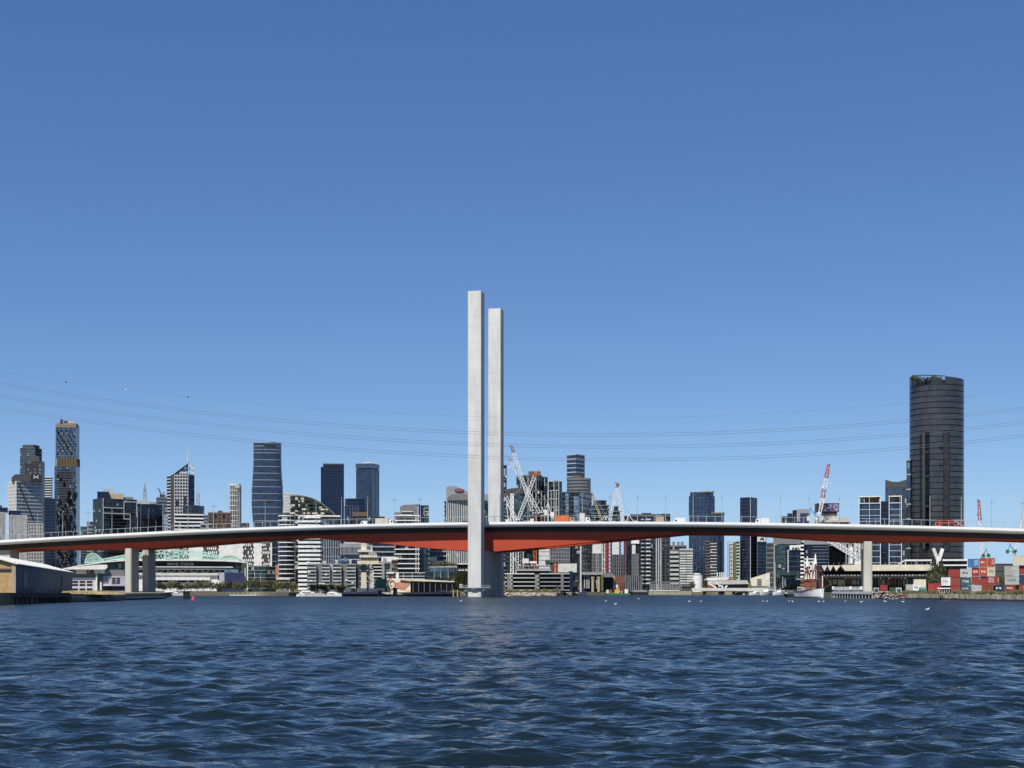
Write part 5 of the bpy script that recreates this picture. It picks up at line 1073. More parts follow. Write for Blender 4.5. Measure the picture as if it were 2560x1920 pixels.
# concrete block retaining wall at right
r = thing('block_wall', 'weathered concrete block retaining wall below the containers', 'wall', (*g2(2264,477),0)); o = Vector((*g2(2264,477),0))
A = Vector((*g2(2264,476),0)); E_ = Vector((*g2(2720,338),0)); L_ = (E_-A).length; a = math.atan2((E_-A).y,(E_-A).x); u = 0; rr = random.Random(6)
while u < L_:
    w = rr.uniform(1.6,3.6); q = A+(E_-A)*(u/L_)-o
    MB().box(.04,w-.06,rr.uniform(-.2,.1),1.2,.55+rr.uniform(-.15,.1),1.75+rr.uniform(-.12,.12)).build('block','block',r,(q.x,q.y,0),a); u += w
MB().box(0,L_,-.5,1.0,-2,.5).build('footing','timber',r,(0,0,0),a)
# grass and weeds on the bank
mb = MB(); rr = random.Random(12)
def tufts(x0, Y0, x1, Y1, n, z, h0, h1, back):
    for i in range(n):
        u = rr.random(); q = Vector((*g2(x0,Y0),0)).lerp(Vector((*g2(x1,Y1),0)),u); q.y += rr.random()*back; dense = .5+.5*math.sin(u*37)+.3*math.sin(u*91)
        if rr.random() > dense+.35: continue
        s_ = rr.uniform(h0,h1)*(.6+.5*dense); mi = rr.choice((0,0,1,2))
        for k in range(5):
            an = rr.random()*6.28; w = .05+.05*rr.random(); dx, dy = math.cos(an)*w, math.sin(an)*w; lx, ly = rr.uniform(-.35,.35)*s_, rr.uniform(-.35,.35)*s_
            mb.add([(q.x-dx,q.y-dy,z),(q.x+dx,q.y+dy,z),(q.x+lx,q.y+ly,z+s_)],[(0,1,2)],mi)
tufts(2264,478,2720,339,3600,1.7,.5,1.35,4); tufts(2185,517,2264,480,400,1.8,.3,.8,3); tufts(1262,803,1400,818,900,1.9,.8,2.2,5); tufts(1100,746,1168,764,300,1.9,.5,1.2,5)
tag(mb.build('bank_grass',['leaf_light','leaf_dark','dry_grass'],uv=False),'green and yellow weeds growing along the river banks','grass',kind='stuff')
# ------------------------------------------------------------------ right waterfront
b = B('rotunda', 'white round waterfront pavilion with a curved glass top', 1731, 1756, 1438, 1010)
p = b.ell(d=.8,n=20); b.prism('drum', p, 0, b.H, 'white'); b.prism('glass_ring', offset(p,-.6), b.H, b.z(1436), 'g_steel'); b.prism('roof', b.ell(1733,1753,.8,20,1), b.z(1436), b.z(1433), 'offwhite', top=b.ell(1737,1748,.8,20,2)); b.box('doorway',1733,1735,1452,1468,'g_dark',.5,6)
b = B('market_hall', 'long low grey-roofed sheds with four thin white flues behind the footbridge', 1758, 1878, 1452, 1060)
c, z = b.x, b.z
b.poly('roof', [(1752,1462),(1872,1460),(1868,1450.5),(1772,1451)], -1, 16, 'pale'); b.prism('wall', b.rect(1758,1870,14,1), 0, z(1461), 'dark'); b.poly('rear_roof', [(1756,1450),(1830,1450),(1822,1444),(1800,1443),(1768,1444)], 18, 30, 'white'); b.prism('rear_wall', b.rect(1758,1828,10,19), 0, z(1450), 'offwhite'); b.poly('red_roof', [(1814,1450),(1838,1450),(1826,1444)], 16, 17.8, 'rust')
for X in (1793,1799.5,1804.5,1809): MB().cone((c(X),14,z(1450)),(c(X),14,z(1430)),.5,.5,8).build('flue','offwhite',b.r)
b.box('red_shopfront',1748,1790,1462.5,1469,'rust',-1.6,-1.1); b.box('red_shopfront',1762,1768,1460,1463,'red',-1.6,-1.1)
b = B('gable_shed', 'cream shed with a sloping gable and dark doorway left of the yacht masts', 1876, 1926, 1433, 1040)
b.poly('gable_wall', [(1879,1465),(1924,1465),(1924,1433),(1918,1433),(1876,1446)], -.2, 14, 'cream'); b.poly('doorway', [(1893,1463),(1904,1463),(1904,1447),(1893,1447)], -.5, -.25, 'midgrey'); b.box('plinth',1879,1924,1465,1478,'midgrey',0,13)
for X in (1914,1919.5): b.box('window',X,X+3.8,1441,1451,'white',-.5,-.25)
# white footbridge
r = thing('footbridge', 'long low white footbridge with curved branching ribs over the water', 'bridge', (*g2(1730,985),0)); o = Vector((*g2(1730,985),0))
f = lambda px, py: tuple(P(px,py,985)-o)
MB().box(0,f(1912,0)[0],-.8,3.2,f(0,1476)[2],f(0,1471)[2]).build('deck','white',r); MB().box(0,f(1912,0)[0],-1.0,-.8,f(0,1477.5)[2],f(0,1470)[2]).build('edge_beam','offwhite',r)
for pts in (((1771,1459),(1780,1463),(1791,1470)),((1789,1455),(1796,1461),(1801,1470)),((1801,1456),(1805,1462),(1806,1470)),((1806,1457),(1803,1463),(1799,1470)),((1818,1464),(1815,1467),(1812,1470))):
    mb = MB(); [mb.bar(f(*pts[i]),f(*pts[i+1]),.9) for i in range(2)]; mb.build('rib','white',r)
for px in (1762,1800,1808,1835,1860,1900): q = f(px,0); MB().cone((q[0],1,-2),(q[0],1,f(0,1477)[2]),1.2,1.0,8).build('pier','timber' if px != 1860 else 'concrete',r)
# market shed with folded roof
b = B('folded_roof_shed', 'open wharf shed with zigzag folded cream roof and black upper deck', 2055, 2336, 1412, 722)
c, z = b.x, b.z
for i, (x0, x1, xp) in enumerate(((2046,2060,2053),(2060,2075,2067.5),(2075,2090,2082.5),(2090,2112,2101))):
    MB().add([(c(x0),0,z(1427)),(c(xp),0,z(1413)),(c(x1),0,z(1427)),(c(x0),16,z(1427)),(c(xp),16,z(1413)),(c(x1),16,z(1427)),(c(x0),0,z(1430)),(c(xp),0,z(1416)),(c(x1),0,z(1430))],[(0,3,4,1),(1,4,5,2),(6,0,1,7),(7,1,2,8)]).build('roof_fold','dark',b.r)
    MB().add([(c(xp),-.3,z(1413)),(c(x1),-.3,z(1427.5)),(c(x1 if i == 3 else x1+(7.5 if i < 2 else 11)),-.3,z(1413)),(c(xp),0,z(1413)),(c(x1),0,z(1427.5)),(c(x1 if i == 3 else x1+(7.5 if i < 2 else 11)),0,z(1413))],[(0,1,2),(5,4,3),(0,2,5,3),(1,0,3,4),(2,1,4,5)]).build('roof_facet','cream',b.r)
b.poly('roof', [(2112,1427),(2332,1427),(2334,1412),(2104,1412)], -.6, 18, 'cream'); b.box('upper_deck',2050,2332,1440,1444.5,'black',-.4,16); b.prism('upper_back', b.rect(2050,2330,1.5,12), z(1444), z(1427), 'black'); b.prism('back', b.rect(2056,2330,1,15), 0, z(1446), 'dark')
rail = MB(); rail.bar((c(2052),-.3,z(1439)),(c(2330),-.3,z(1439)),.2)
rail.build('rail','midgrey',b.r); rr = random.Random(3)
for X in np.arange(2056,2332,7): b.box('column',X,X+1.3,1444,1478,'black',0,.5)
for X in np.arange(2058,2330,8.5): b.box('deck_furniture',X,X+rr.uniform(2,6),1436.5,1440,'grey' if rr.random() < .7 else 'pale',.5,2)
for X in np.arange(2070,2330,13): b.box('roof_light_post',X,X+.5,1405,1412,'steel',3,3.3)
x = 2072
while x < 2300: w = rr.uniform(4,11); b.box('shop_panel',x,x+w,1446+rr.uniform(0,4),1462+rr.uniform(-3,3),rr.choice(('white','white','cream','pale','rust','tan','g_green')),5,6); x += w+rr.uniform(2,5)
r = wharf('concrete deck wharf with dark void beneath and white edge, right of the tall ship', g2(2080,598), g2(2180,512), 12, 2.55, 14, 'offwhite', 'pale', 'white')
for px in (2086,2098): q = G(px,594,0); tag(put('mooring_pile', MB().cone((0,0,-2),(0,0,2.6),.35,.32,8).mesh('mooring_pile','bollard'), None, q), 'pale mooring pile beside the tall ship, '+('left of two' if px == 2086 else 'right of two'), 'pile', 'pale mooring piles')
b = B('barrier_fence', 'grey mesh fence panels and white sign boards along the right wharf deck', 2082, 2160, 1466, 625); c, z = b.x, b.z
for i in range(9): X = 2084+i*8.4; b.box('panel',X,X+7.6,1467,1476,'steel',0,.1); b.box('post',X-.5,X,1466,1478,'midgrey',-.05,.15)
for X in (2082,2126,2152): b.box('sign_board',X-2,X+3,1466,1474,'white',-.3,-.1)
b = B('white_pavilion', 'white framed glass pavilion with a big white V column in front of the cylinder tower', 2246, 2420, 1399, 745)
c, z = b.x, b.z
for x0, x1 in ((2262,2329),(2342,2420)):
    b.box('roof_frame',x0,x1,1398.5,1402.5,'white',-.5,10); b.box('frame_post',x0,x0+2,1402.5,1476,'white',-.4,.4); b.box('frame_post',x1-2,x1,1402.5,1476,'white',-.4,.4); b.prism('glass', b.rect(x0+3,x1-3,8,1), 0, z(1402.5), 'g_black')
    b.box('mid_frame',x0,x1,1411.5,1415,'white',-.45,.6)
for q in ((2246,1410,2262,1400),(2246,1410,2246,1416)): b.bar('stair_rail',[q],.5,'white',-.4)
b.bar('v_column',[(2346,1404,2333.5,1371)],1.5,'offwhite',-1.2); b.bar('v_column',[(2346,1404,2356.5,1372)],1.7,'white',-1.2); b.box('v_base',2341,2347,1402,1478,'white',-2,-.4)
# ------------------------------------------------------------------ yard objects and containers
rib = {}
def container(label, x0, x1, y0, y1, mat, Y=443, text=None, tm='white', ln=6.06, rz=0, group='shipping containers stacked on the right bank', flag=None):
    w = (x1-x0)*Y/F*.99; h = (y1-y0)*Y/F; zb_ = CH+(HZ-y1)*Y/F; X = ((x0+x1)/2-1280)*Y/F; phi = math.atan2(X,Y); w *= math.cos(phi)
    r = thing('shipping_container', label, 'container', (X,Y,zb_), -phi+rz, group)
    mb = MB(); n = max(5,int(w/.45)); vs_ = []                                   # corrugated front
    for i in range(n*2+1): vs_.append((-w/2+.12+(w-.24)*i/(n*2), .06 if (i//1) % 2 else .02))
    m = len(vs_); mb.add([(a,b_,.12) for a, b_ in vs_]+[(a,b_,h-.12) for a, b_ in vs_],[(i,i+1,i+1+m,i+m) for i in range(m-1)])
    mb.box(-w/2+.04,w/2-.04,.1,ln-.04,.05,h-.03); mb.build('corrugated_body',mat,r)
    mb = MB()
    for sx in (-1,1): mb.box(sx*w/2-(.14 if sx > 0 else 0),sx*w/2+(0 if sx > 0 else .14),0,.14,0,h-.015)
    mb.box(-w/2+.14,w/2-.14,0,.1,0,.14); mb.box(-w/2+.14,w/2-.14,0,.1,h-.15,h-.015); mb.build('corner_frame',mat,r)
    sd = int(x0*3+y0)
    if text: marks('marking', len(text), 1, tm, r, (0,.02,h*.52), w*.62, h*.34, sd)
    if flag == 'small': marks('marking', 7, 5, 'white', r, (w*.25,.02,h*.55), w*.36, h*.62, sd)
    return r
CT = [('white container with faint grey lettering at the left end of the stacks',2353,2376,1443,1464,'container_white','KLN','grey',0),
('plain red container, topmost at the left end of the stacks',2371,2399,1423,1442,'container_red',None,0,0),
('pale grey container with a dark emblem between a red and a maroon one',2400,2428,1422,1443,'container_grey','X','dark',0),
('maroon container with a white T-shaped logo, third tier',2429,2448.6,1419,1440.5,'container_red','T+','white',0),
('orange red container with white bird-like logo, third tier',2449,2468.2,1418,1440.3,'container_orange','S>','white',0),
('cream container with faint green lettering, right end of third tier',2468.7,2487.5,1417,1439.6,'container_cream','MLV','olive',0),
('bright blue container on the top tier',2419,2447.2,1397,1418.5,'container_blue',None,0,'small'),
('orange container with a round white emblem on the top tier',2448,2467.6,1395,1417,'container_orange','O','white',0),
('orange container with small white codes, right end of top tier',2468,2487.6,1395,1416.6,'container_orange',None,0,'small'),
('plain brownish red container under the leftmost top red one',2376.3,2400,1442.6,1463.3,'container_brown',None,0,0),
('slate blue container with bold white letters, second tier',2401,2428,1444,1463.4,'container_slate','MSK','white',0),
('plain rust brown container, second tier middle',2428.6,2449.6,1441,1462,'container_brown',None,0,0),
('long dark red container with white codes at its right end, second tier',2450,2488,1440.6,1461.8,'container_red',None,0,'small'),
('narrow red container end covered in small white codes',2488.4,2498,1441,1461.5,'container_red',None,0,'small'),
('dusty red container on the ground at the left of the stacks',2376.6,2400,1463.8,1478.5,'container_red',None,0,0),
('slate container on the ground with white letters behind the grass',2401,2427.4,1464,1478.5,'container_slate','TEX','white',0),
('grey container on the ground with a dark panel',2428.5,2454,1463,1478.5,'container_grey','LINER','grey',0),
('plain dark brown container on the ground, right of the grey one',2454.5,2481.8,1462.4,1478.5,'container_brown',None,0,0),
('navy container on the ground with a small white mark',2483,2511,1463,1478.5,'container_navy','C','white',0),
('pale cream container at the top of the rightmost stack',2532,2572,1389,1413,'container_cream',None,0,0),
('light grey container with pink lettering in the rightmost stack',2511,2546,1415,1438.5,'container_grey','TRITON','pinkgrey',0),
('light grey container with a green and brown panel in the rightmost stack',2512,2547,1439.5,1461.5,'container_grey','FLORENS','teal',0),
('dark red container at the right edge, upper tier',2547,2590,1413.4,1435.6,'container_red',None,0,0),
('navy container at the right edge, middle tier',2548,2590,1436.5,1461,'container_navy',None,0,0),
('brown container on the ground with white lettering, right stack',2512,2537,1462.4,1478.5,'container_brown','GES','white',0),
('brown container on the ground at the right edge',2537.6,2575,1462,1478.5,'container_brown',None,0,'small')]
for lb, x0, x1, y0, y1, m, tx, tm, fl_ in CT: container(lb, x0, x1, y0, y1, m, 443, tx, tm or 'white', flag=fl_)
for lb, x0, x1, y0, y1, m, Y, tx, tm in (('small red container on the yard left of the green equipment',2200,2219,1462.5,1477,'container_red',500,None,0),('grey container beside the white one with a tree emblem',2264,2281,1461,1477,'container_grey',500,None,0),('white container with a small dark tree emblem',2281.5,2300.5,1460,1477,'container_white',499,'A','dark'),
        ('cream box container behind the white tree-emblem one',2284,2315,1448,1477,'container_cream',540,None,0),('long red container on the yard behind the palm',2320,2352,1458,1476.5,'container_red',520,None,0)):
    container(lb, x0, x1, y0, y1, m, Y, tx, tm or 'white', group='containers standing on the right wharf yard')
r = thing('storage_tank', 'round teal storage tank lying beside the white container', 'tank', G(2307,492,1.9)); MB().cone((-1.0,0,1.0),(1.0,0,1.0),1.0,1.0,14).build('drum','teal',r); MB().box(-.8,.8,-.6,.6,0,.3).build('cradle','steel',r); MB().cone((1.0,0,1.0),(1.15,0,1.0),.8,.5,14).build('end_cap','teal',r)
for px, lb, m in ((2231,'green machinery box on the yard left of the grey container','green'),(2246,'pale green machinery box on the yard next to the dark green one','mint'),(2190,'grey generator box at the foot of the right bridge pier','steel')):
    r = thing('equipment_box', lb, 'equipment', G(px,498,1.9)); MB().box(-.9,.9,-.6,.6,.15,1.9).build('housing',m,r); MB().box(-1,1,-.7,.7,0,.15).build('skid','black',r); MB().box(-.6,.6,-.64,-.6,.5,1.5).build('grille','dark',r)
r = thing('rack_stack', 'stack of white steel racks left of the red ground container', 'racks', G(2362,438,1.9)); 
for i in range(5): MB().box(-1.6+i*.7,-1.5+i*.7,-.1,.1,0,1.4).build('upright','white',r)
MB().box(-2.2,1.6,-.3,.3,1.4,1.75).build('top_rack','white',r)
b = B('dark_shed', 'dark charcoal shed behind the containers right of the top tier', 2488, 2534, 1409, 640); b.stack(b.rect(d=14), 0, b.H, 3.4, 'dark', 'black', .3, .1)
# ------------------------------------------------------------------ trees
def crown_mesh(seed, mat, n=52, q=24, sx=.5, flat=1.0):
    rr = random.Random(seed); mb = MB()
    for i in range(n):
        th = rr.random()*6.283; u = rr.uniform(-.9,1); rr_ = rr.random()**.45; cx, cy, cz = rr_*math.sqrt(1-u*u*.9)*math.cos(th)*sx, rr_*math.sqrt(1-u*u*.9)*math.sin(th)*sx, .62+rr_*u*.36*flat
        s_ = rr.uniform(.07,.14)
        for k in range(q):
            d = Vector((rr.gauss(0,1),rr.gauss(0,1),rr.gauss(0,.8)))*s_*.62; p = Vector((cx,cy,cz))+d; a = Vector((rr.gauss(0,1),rr.gauss(0,1),rr.gauss(0,1))).normalized()*rr.uniform(.03,.055); b_ = a.orthogonal().normalized()*rr.uniform(.02,.04)
            mb.add([p-a,p+b_,p+a,p-b_],[(0,1,2,3)],0 if rr.random() < .8 else 1)
    return mb.mesh('crown',mat,uv=False)
def trunk_mesh(seed):
    rr = random.Random(seed); mb = MB().cone((0,0,0),(0,0,.5),.03,.018,7)
    for k in range(5): a = rr.random()*6.28; z0 = rr.uniform(.28,.48); mb.cone((0,0,z0),(.26*math.cos(a),.26*math.sin(a),z0+.28),.014,.005,5)
    return mb.mesh('trunk','bark',uv=False)
CR = {'gum':[crown_mesh(i,['leaf_gum','leaf_dark']) for i in range(3)], 'dark':[crown_mesh(10+i,['leaf_dark','leaf_gum']) for i in range(3)], 'light':[crown_mesh(20+i,['leaf_light','leaf_gum'],sx=.7,flat=.8) for i in range(2)]}
TR = [trunk_mesh(i) for i in range(3)]
def tree(label, px, yt, Y, wpx, kind='dark', group=None, yb=None, name='tree'):
    z0 = GZ if yb is None else CH+(HZ-yb)*Y/F; h = CH+(HZ-yt)*Y/F-z0; w = wpx*Y/F
    r = thing(name, label, 'tree', (*g2(px,Y),z0), random.random()*6, group); k = random.randrange(3)
    put('crown',CR[kind][k % len(CR[kind])],r,(0,0,0),0,(w,w,h)); put('trunk',TR[k],r,(0,0,0),0,(h*.6,h*.6,h)); return r
pos = [395,409,424,441,455,470,488,503,519,534,547,560,574,588,603,617,632,646,660,676,690,706,720,734]
for i, px in enumerate(pos):
    tree('%s grey-green waterfront tree counted from the left bridge pier' % (ORD[i] if i < 20 else ('twenty-'+ORD[i-20])), px, 1451+random.uniform(-5,7)+(4 if px < 560 else 0), 862 if px < 700 else 800, random.uniform(17,26), 'gum' if i % 3 else 'dark', 'trees along the waterfront by the stadium')
for i, (px, yt) in enumerate(((782,1460),(798,1459),(812,1461),(829,1458),(846,1461),(858,1464))): tree('%s small olive tree from the left in front of the grey terrace apartments' % ORD[i], px, yt, 760, 18, 'gum', 'trees before the terrace apartments')
tree('big olive gum tree leaning against the front bridge tower', 1153, 1424, 775, 40, 'gum'); tree('bushy gum tree just left of the big one beside the bridge tower', 1139, 1446, 778, 24, 'gum')
for i, (px, yt) in enumerate(((1092,1404),(1106,1403),(1121,1405),(1135,1406))): tree('%s roof terrace shrub from the left above the green glass block' % ORD[i], px, yt, 838, 17, 'dark', 'roof terrace shrubs', 1419)
tree('small green tree beside the white round pavilion', 1731, 1452, 995, 14, 'dark'); tree('green tree behind the white round pavilion', 1762, 1447, 1050, 15, 'dark')
for i, (px, yt, w) in enumerate(((1972,1463,17),(1986,1459,20),(2000,1461,18),(1960,1467,12))): tree('%s yellow-green bush behind the marina barge' % ('leftmost','second','third','rightmost')[[3,0,1,2][i] if False else [1,2,3,0][i]], px, yt, 690, w, 'light', 'bushes by the marina', name='bush')
tree('dark spiky tree in front of the shed roof beside the V column', 2343, 1403, 640, 44, 'dark'); tree('dark tree low behind the white container', 2338, 1428, 600, 40, 'dark')
tree('olive tree between the containers and the light grey stack', 2503, 1436, 600, 18, 'gum'); tree('small dark tree under the folded roof shed', 2105, 1450, 640, 12, 'dark')
for i, px in enumerate((2285,2300,2318,2334,2348)): tree('%s roof garden tree from the left on top of the dark cylinder tower' % ORD[i], px, 938+(i % 3)*3, 936, 20, 'dark', 'roof garden trees', 957)
# distant belt of trees closing the horizon
mb = MB(); rr = random.Random(33)
for i in range(2600):
    px = rr.uniform(-100,2700); Y = 1300 if px < 2100 else 1100; o = G(px,Y+rr.uniform(-40,40)); s_ = rr.uniform(1.2,2.6); zc = o.z+rr.random()**1.5*(9+3*math.sin(px*.05))
    mb.add([(o.x-s_,o.y,zc),(o.x+s_*.3,o.y-.5,zc-s_*.7),(o.x+s_,o.y+.3,zc+.2*s_),(o.x-.1,o.y+.2,zc+s_*.9)],[(0,1,2,3)],i % 2)
tag(mb.build('distant_trees',['leaf_gum','leaf_dark'],uv=False),'distant belt of trees between the far buildings','trees',kind='stuff')
# ------------------------------------------------------------------ boats
def hull(mb, L_, w, h, mi=0, mi2=0, n=12):
    vs_ = []; 
    for i in range(n+1):
        u = i/n; hw = w/2*min(1,math.sin(min(1,(1-u)*1.7)*math.pi/2)**.8) if u < 1 else .03; sh = h*(1+.35*u*u)
        vs_ += [(u*L_-L_/2,-hw,sh),(u*L_-L_/2,-hw*.82,h*.1),(u*L_-L_/2,0,-h*.35),(u*L_-L_/2,hw*.82,h*.1),(u*L_-L_/2,hw,sh)]
    fs = [(i*5+j,i*5+5+j,i*5+6+j,i*5+1+j) for i in range(n) for j in range(4)]+[(i*5,i*5+4,i*5+9,i*5+5) for i in range(n)]+[(0,1,2,3,4)]
    return mb.add(vs_,[f[::-1] for f in fs],mi)
def yacht(label, px, Y, L_, rz, kind='motor', hm='boat_white', group='boats moored at the marina'):
    r = thing('motor_yacht' if kind == 'motor' else 'sailing_yacht', label, 'boat', (*g2(px,Y),0), rz, group); w = L_*.3; h = L_*.1+.3
    hull(MB(),L_,w,h).build('hull',hm,r,uv=False)
    if kind == 'motor':
        MB().prism([(-L_*.42,-w*.4),(L_*.16,-w*.4),(L_*.3,0),(L_*.16,w*.4),(-L_*.42,w*.4)],h*.9,h+L_*.085,top=[(-L_*.4,-w*.36),(L_*.08,-w*.36),(L_*.18,0),(L_*.08,w*.36),(-L_*.4,w*.36)]).build('cabin','boat_white',r)
        wb = MB().box(-L_*.34,L_*.06,-w*.405,w*.405,h+L_*.02,h+L_*.058).build('window_band','g_windscreen',r)
        MB().prism([(-L_*.34,-w*.3),(L_*.02,-w*.3),(L_*.08,0),(L_*.02,w*.3),(-L_*.34,w*.3)],h+L_*.085,h+L_*.135).build('flybridge','boat_white',r); MB().box(-L_*.3,-L_*.02,-w*.32,w*.32,h+L_*.19,h+L_*.2).build('hardtop','boat_white',r)
        for x in (-L_*.28,-L_*.06):
            for y in (-w*.27,w*.27): MB().bar((x,y,h+L_*.13),(x,y,h+L_*.19),.08).build('hardtop_post','boat_white',r)
        mb = MB(); mb.bar((L_*.1,-w*.36,h*1.55),(L_*.45,-.1,h*1.75),.06); mb.bar((L_*.1,w*.36,h*1.55),(L_*.45,.1,h*1.75),.06); mb.build('bow_rail','steel',r)
        MB().cone((-L_*.2,0,h+L_*.2),(-L_*.2,0,h+L_*.25),.22,.12,8).build('radar_dome','boat_white',r)
    else:
        MB().prism([(-L_*.2,-w*.3),(L_*.1,-w*.3),(L_*.22,0),(L_*.1,w*.3),(-L_*.2,w*.3)],h*.95,h+.55).build('cabin','boat_white',r); MB().box(-L_*.16,L_*.06,-w*.31,w*.31,h+.1,h+.35).build('window_band','g_windscreen',r)
        MB().cone((0,0,h),(0,0,h+L_*1.35),.16,.10,6).build('mast','boat_white',r); MB().cone((0,0,h+1.4),(-L_*.38,0,h+1.5),.22,.2,6).build('furled_sail','sail_white',r); mb = MB(); mb.bar((L_*.48,0,h*1.3),(0,0,h+L_*1.3),.05); mb.bar((-L_*.48,0,h),(0,0,h+L_*1.33),.05); mb.bar((0,-L_*.09,h+L_*.8),(0,L_*.09,h+L_*.8),.07); mb.build('rigging','steel',r)
    return r
yacht('large white motor yacht moored left in the central marina', 773, 716, 11, .2); yacht('white motor cruiser right of it, before the olive trees', 836, 722, 8.5, -.5); yacht('small white launch between the two central motor yachts', 806, 720, 5, .3); yacht('small white runabout low at the central pontoon', 752, 712, 4.5, 2.9)
yacht('low white ferry-like cruiser moored by the left bridge pier', 432, 800, 11, .1)
yacht('cream motor cruiser, leftmost of the right marina boats', 1889, 930, 10, -2.6); yacht('biggest white motor yacht with high bridge in the right marina', 1917, 925, 16, -2.3); yacht('white motor yacht in front of the bare masts in the right marina', 1950, 920, 13, -2.5)
for px, L_, lb in ((1924,10,'sailing yacht with a mast just left of the tallest mast'),(1938,14,'sailing yacht with the tallest white mast in the right marina'),(1957,8,'sailing yacht with short mast right of the tallest mast'),(1963,7,'small sailing yacht, rightmost mast of the right marina')): yacht(lb, px, 940, L_, -2.4, 'sail')
r = thing('pontoon','long white marina pontoon below the waterfront trees','pontoon',(*g2(575,815),0)); w = (715-575)*815/F
MB().box(0,w,0,2.2,.1,.65).build('deck','offwhite',r)
for i in range(14): MB().cone((w*i/13,-.2,-1.5),(w*i/13,-.2,1.9),.18,.16,6).build('pile','offwhite',r)
r = thing('pontoon','pale low pontoon with piles in front of the central yachts','pontoon',(*g2(750,708),0)); w = 100*708/F
MB().box(0,w,0,1.6,.1,.5).build('deck','offwhite',r)
for i in range(7): MB().cone((w*i/6,-.1,-1.5),(w*i/6,-.1,1.4),.16,.15,6).build('pile','pale',r)
def barge(label, x0, x1, Y, h, m, items):
    w = (x1-x0)*Y/F; r = thing('barge', label, 'barge', (*g2((x0+x1)/2,Y),0)); MB().xz([(-w/2,h),(-w/2+1,-.6),(w/2-1,-.6),(w/2,h)],0,7).build('hull',m,r); MB().box(-w/2+.3,w/2-.3,.3,6.7,h,h+.12).build('deck','timber_grey',r)
    for nm, u0, u1, z0, z1, mm in items: MB().box(-w/2+u0*w,-w/2+u1*w,1.5,4.5,h+.12+z0,h+.12+z1).build(nm,mm,r)
    return r
barge('green work barge carrying yellow machinery in front of the site',1515,1578,955,1.1,'green',(('machine_body',.35,.55,0,2.4,'yellow'),('machine_cab',.42,.5,2.4,3.8,'yellow'),('boom',.5,.53,2.4,7,'rust'),('hut',.75,.88,0,2.6,'white'),('hut',.02,.12,0,2.2,'offwhite'),('hut',.16,.24,0,2.4,'rust'),('drum',.6,.66,0,1.6,'tan')))
barge('long dark barge with a grey cargo heap right of the green one',1580,1622,958,2.0,'black',(('cargo',.08,.92,0,1.1,'grey'),))
barge('navy barge with rubbish skips and a white wheelhouse on the left of the site',1405,1470,950,1.0,'container_navy',(('wheelhouse',.22,.36,0,3.4,'white'),('wheelhouse_window',.23,.35,2.0,2.8,'g_windscreen'),('skip',.42,.6,0,1.8,'tan'),('skip',.65,.95,0,1.4,'navyp'),('skip',.05,.15,0,2.0,'rust')))
barge('low black barge under a grey tarpaulin beside the tall ship',1966,2000,640,1.4,'black',(('tarpaulin',.02,.75,.6,1.5,'midgrey'),('white_bow',.0,.12,0,.5,'white')))
r = thing('quay_wall','long low pale stone quay with white kerb before the grey blocks','quay',(*g2(1622,984),0)); w = (1728-1622)*984/F
MB().box(0,w,-.4,1,-1,2.6).build('wall','block',r); MB().box(0,w*.72,-.6,.6,2.6,3.1).build('kerb','white',r)
for i in range(22): MB().box(w*(.03+i*.035),w*(.045+i*.035),2,2.5,3.0,8.5-(i % 2)).build('column','grey',r)
MB().box(0,w*.8,1.8,3,8.2,8.9).build('beam','midgrey',r)
# tall ship
o = G(2061,574,0); r = thing('tall_ship','white-hulled tall ship with rust brown rigging and furled white topsails','ship',(o.x,o.y,0),rad(-72.5)); L_ = 21; mb = MB()
vs_, n = [], 14
for i in range(n+1):
    u = i/n; hw = 2.7*max(.02,math.sin(min(1,u*2.2)*math.pi/2))*(1-.25*max(0,u-.6)/.4); sh = 2.6+1.5*(1-u)**2.2+.3*u; vs_ += [(-u*L_-(.5 if i else 0),-hw,sh),(-u*L_-.6*(i == 0),-hw*.75,.5),(-u*L_-.9*(i == 0),0,-.8),(-u*L_-.6*(i == 0),hw*.75,.5),(-u*L_-(.5 if i else 0),hw,sh)]
fs = [(i*5+j,i*5+1+j,i*5+6+j,i*5+5+j) for i in range(n) for j in range(4)]; mb.add(vs_,[f[::-1] for f in fs]); mb.build('hull','boat_white',r,uv=False)
MB().add([(v[0],v[1]*.96,v[2]-.5) for v in vs_[0::5]]+[(v[0],v[1]*.96,v[2]-.5) for v in vs_[4::5]],[(i,i+1,n+2+i,n+1+i) for i in range(n)]).build('deck','tan',r,uv=False)
MB().add([(a[0]+.02,a[1]*1.02,a[2]) for a in vs_[0::5]]+[(a[0]+.02,a[1]*1.02,a[2]-.28) for a in vs_[0::5]],[(i,i+1,n+2+i,n+1+i) for i in range(n)]).build('rubbing_strake','timber',r,uv=False)
MB().cone((-.3,0,3.9),(5.5,0,5.2),.22,.1,8).build('bowsprit','rust',r)
for x, h in ((-7,17.2),(-13.5,16.4)):
    MB().cone((x,0,2),(x,0,h-4),.3,.24,8).build('mast','rust',r); MB().cone((x,0,h-4),(x,0,h),.62,.18,8).build('furled_topsail','sail_white',r)
    mb = MB()
    for s_ in (-1,1):
        for k in range(5): mb.bar((x-1.6+k*.7,s_*2.4,3.2),(x,s_*.15,h-4.2),.09)
        for k in range(6): mb.bar((x-1.6*(1-k/7),s_*2.4*(1-k/7),3.2+(h-7.4)*k/7),(x+1.2*(1-k/7),s_*2.4*(1-k/7),3.2+(h-7.4)*k/7),.07)
    mb.build('shrouds','rust',r)
    for zz_, wd in ((h*.42,3.4),(h*.62,2.8)): MB().cone((x+.4,-wd,zz_),(x+.4,wd,zz_),.16,.16,6).build('yard','rust',r)
    MB().cone((x,0,4.5),(x-5.2,0,4.9),.42,.32,7).build('furled_sail','rust',r)
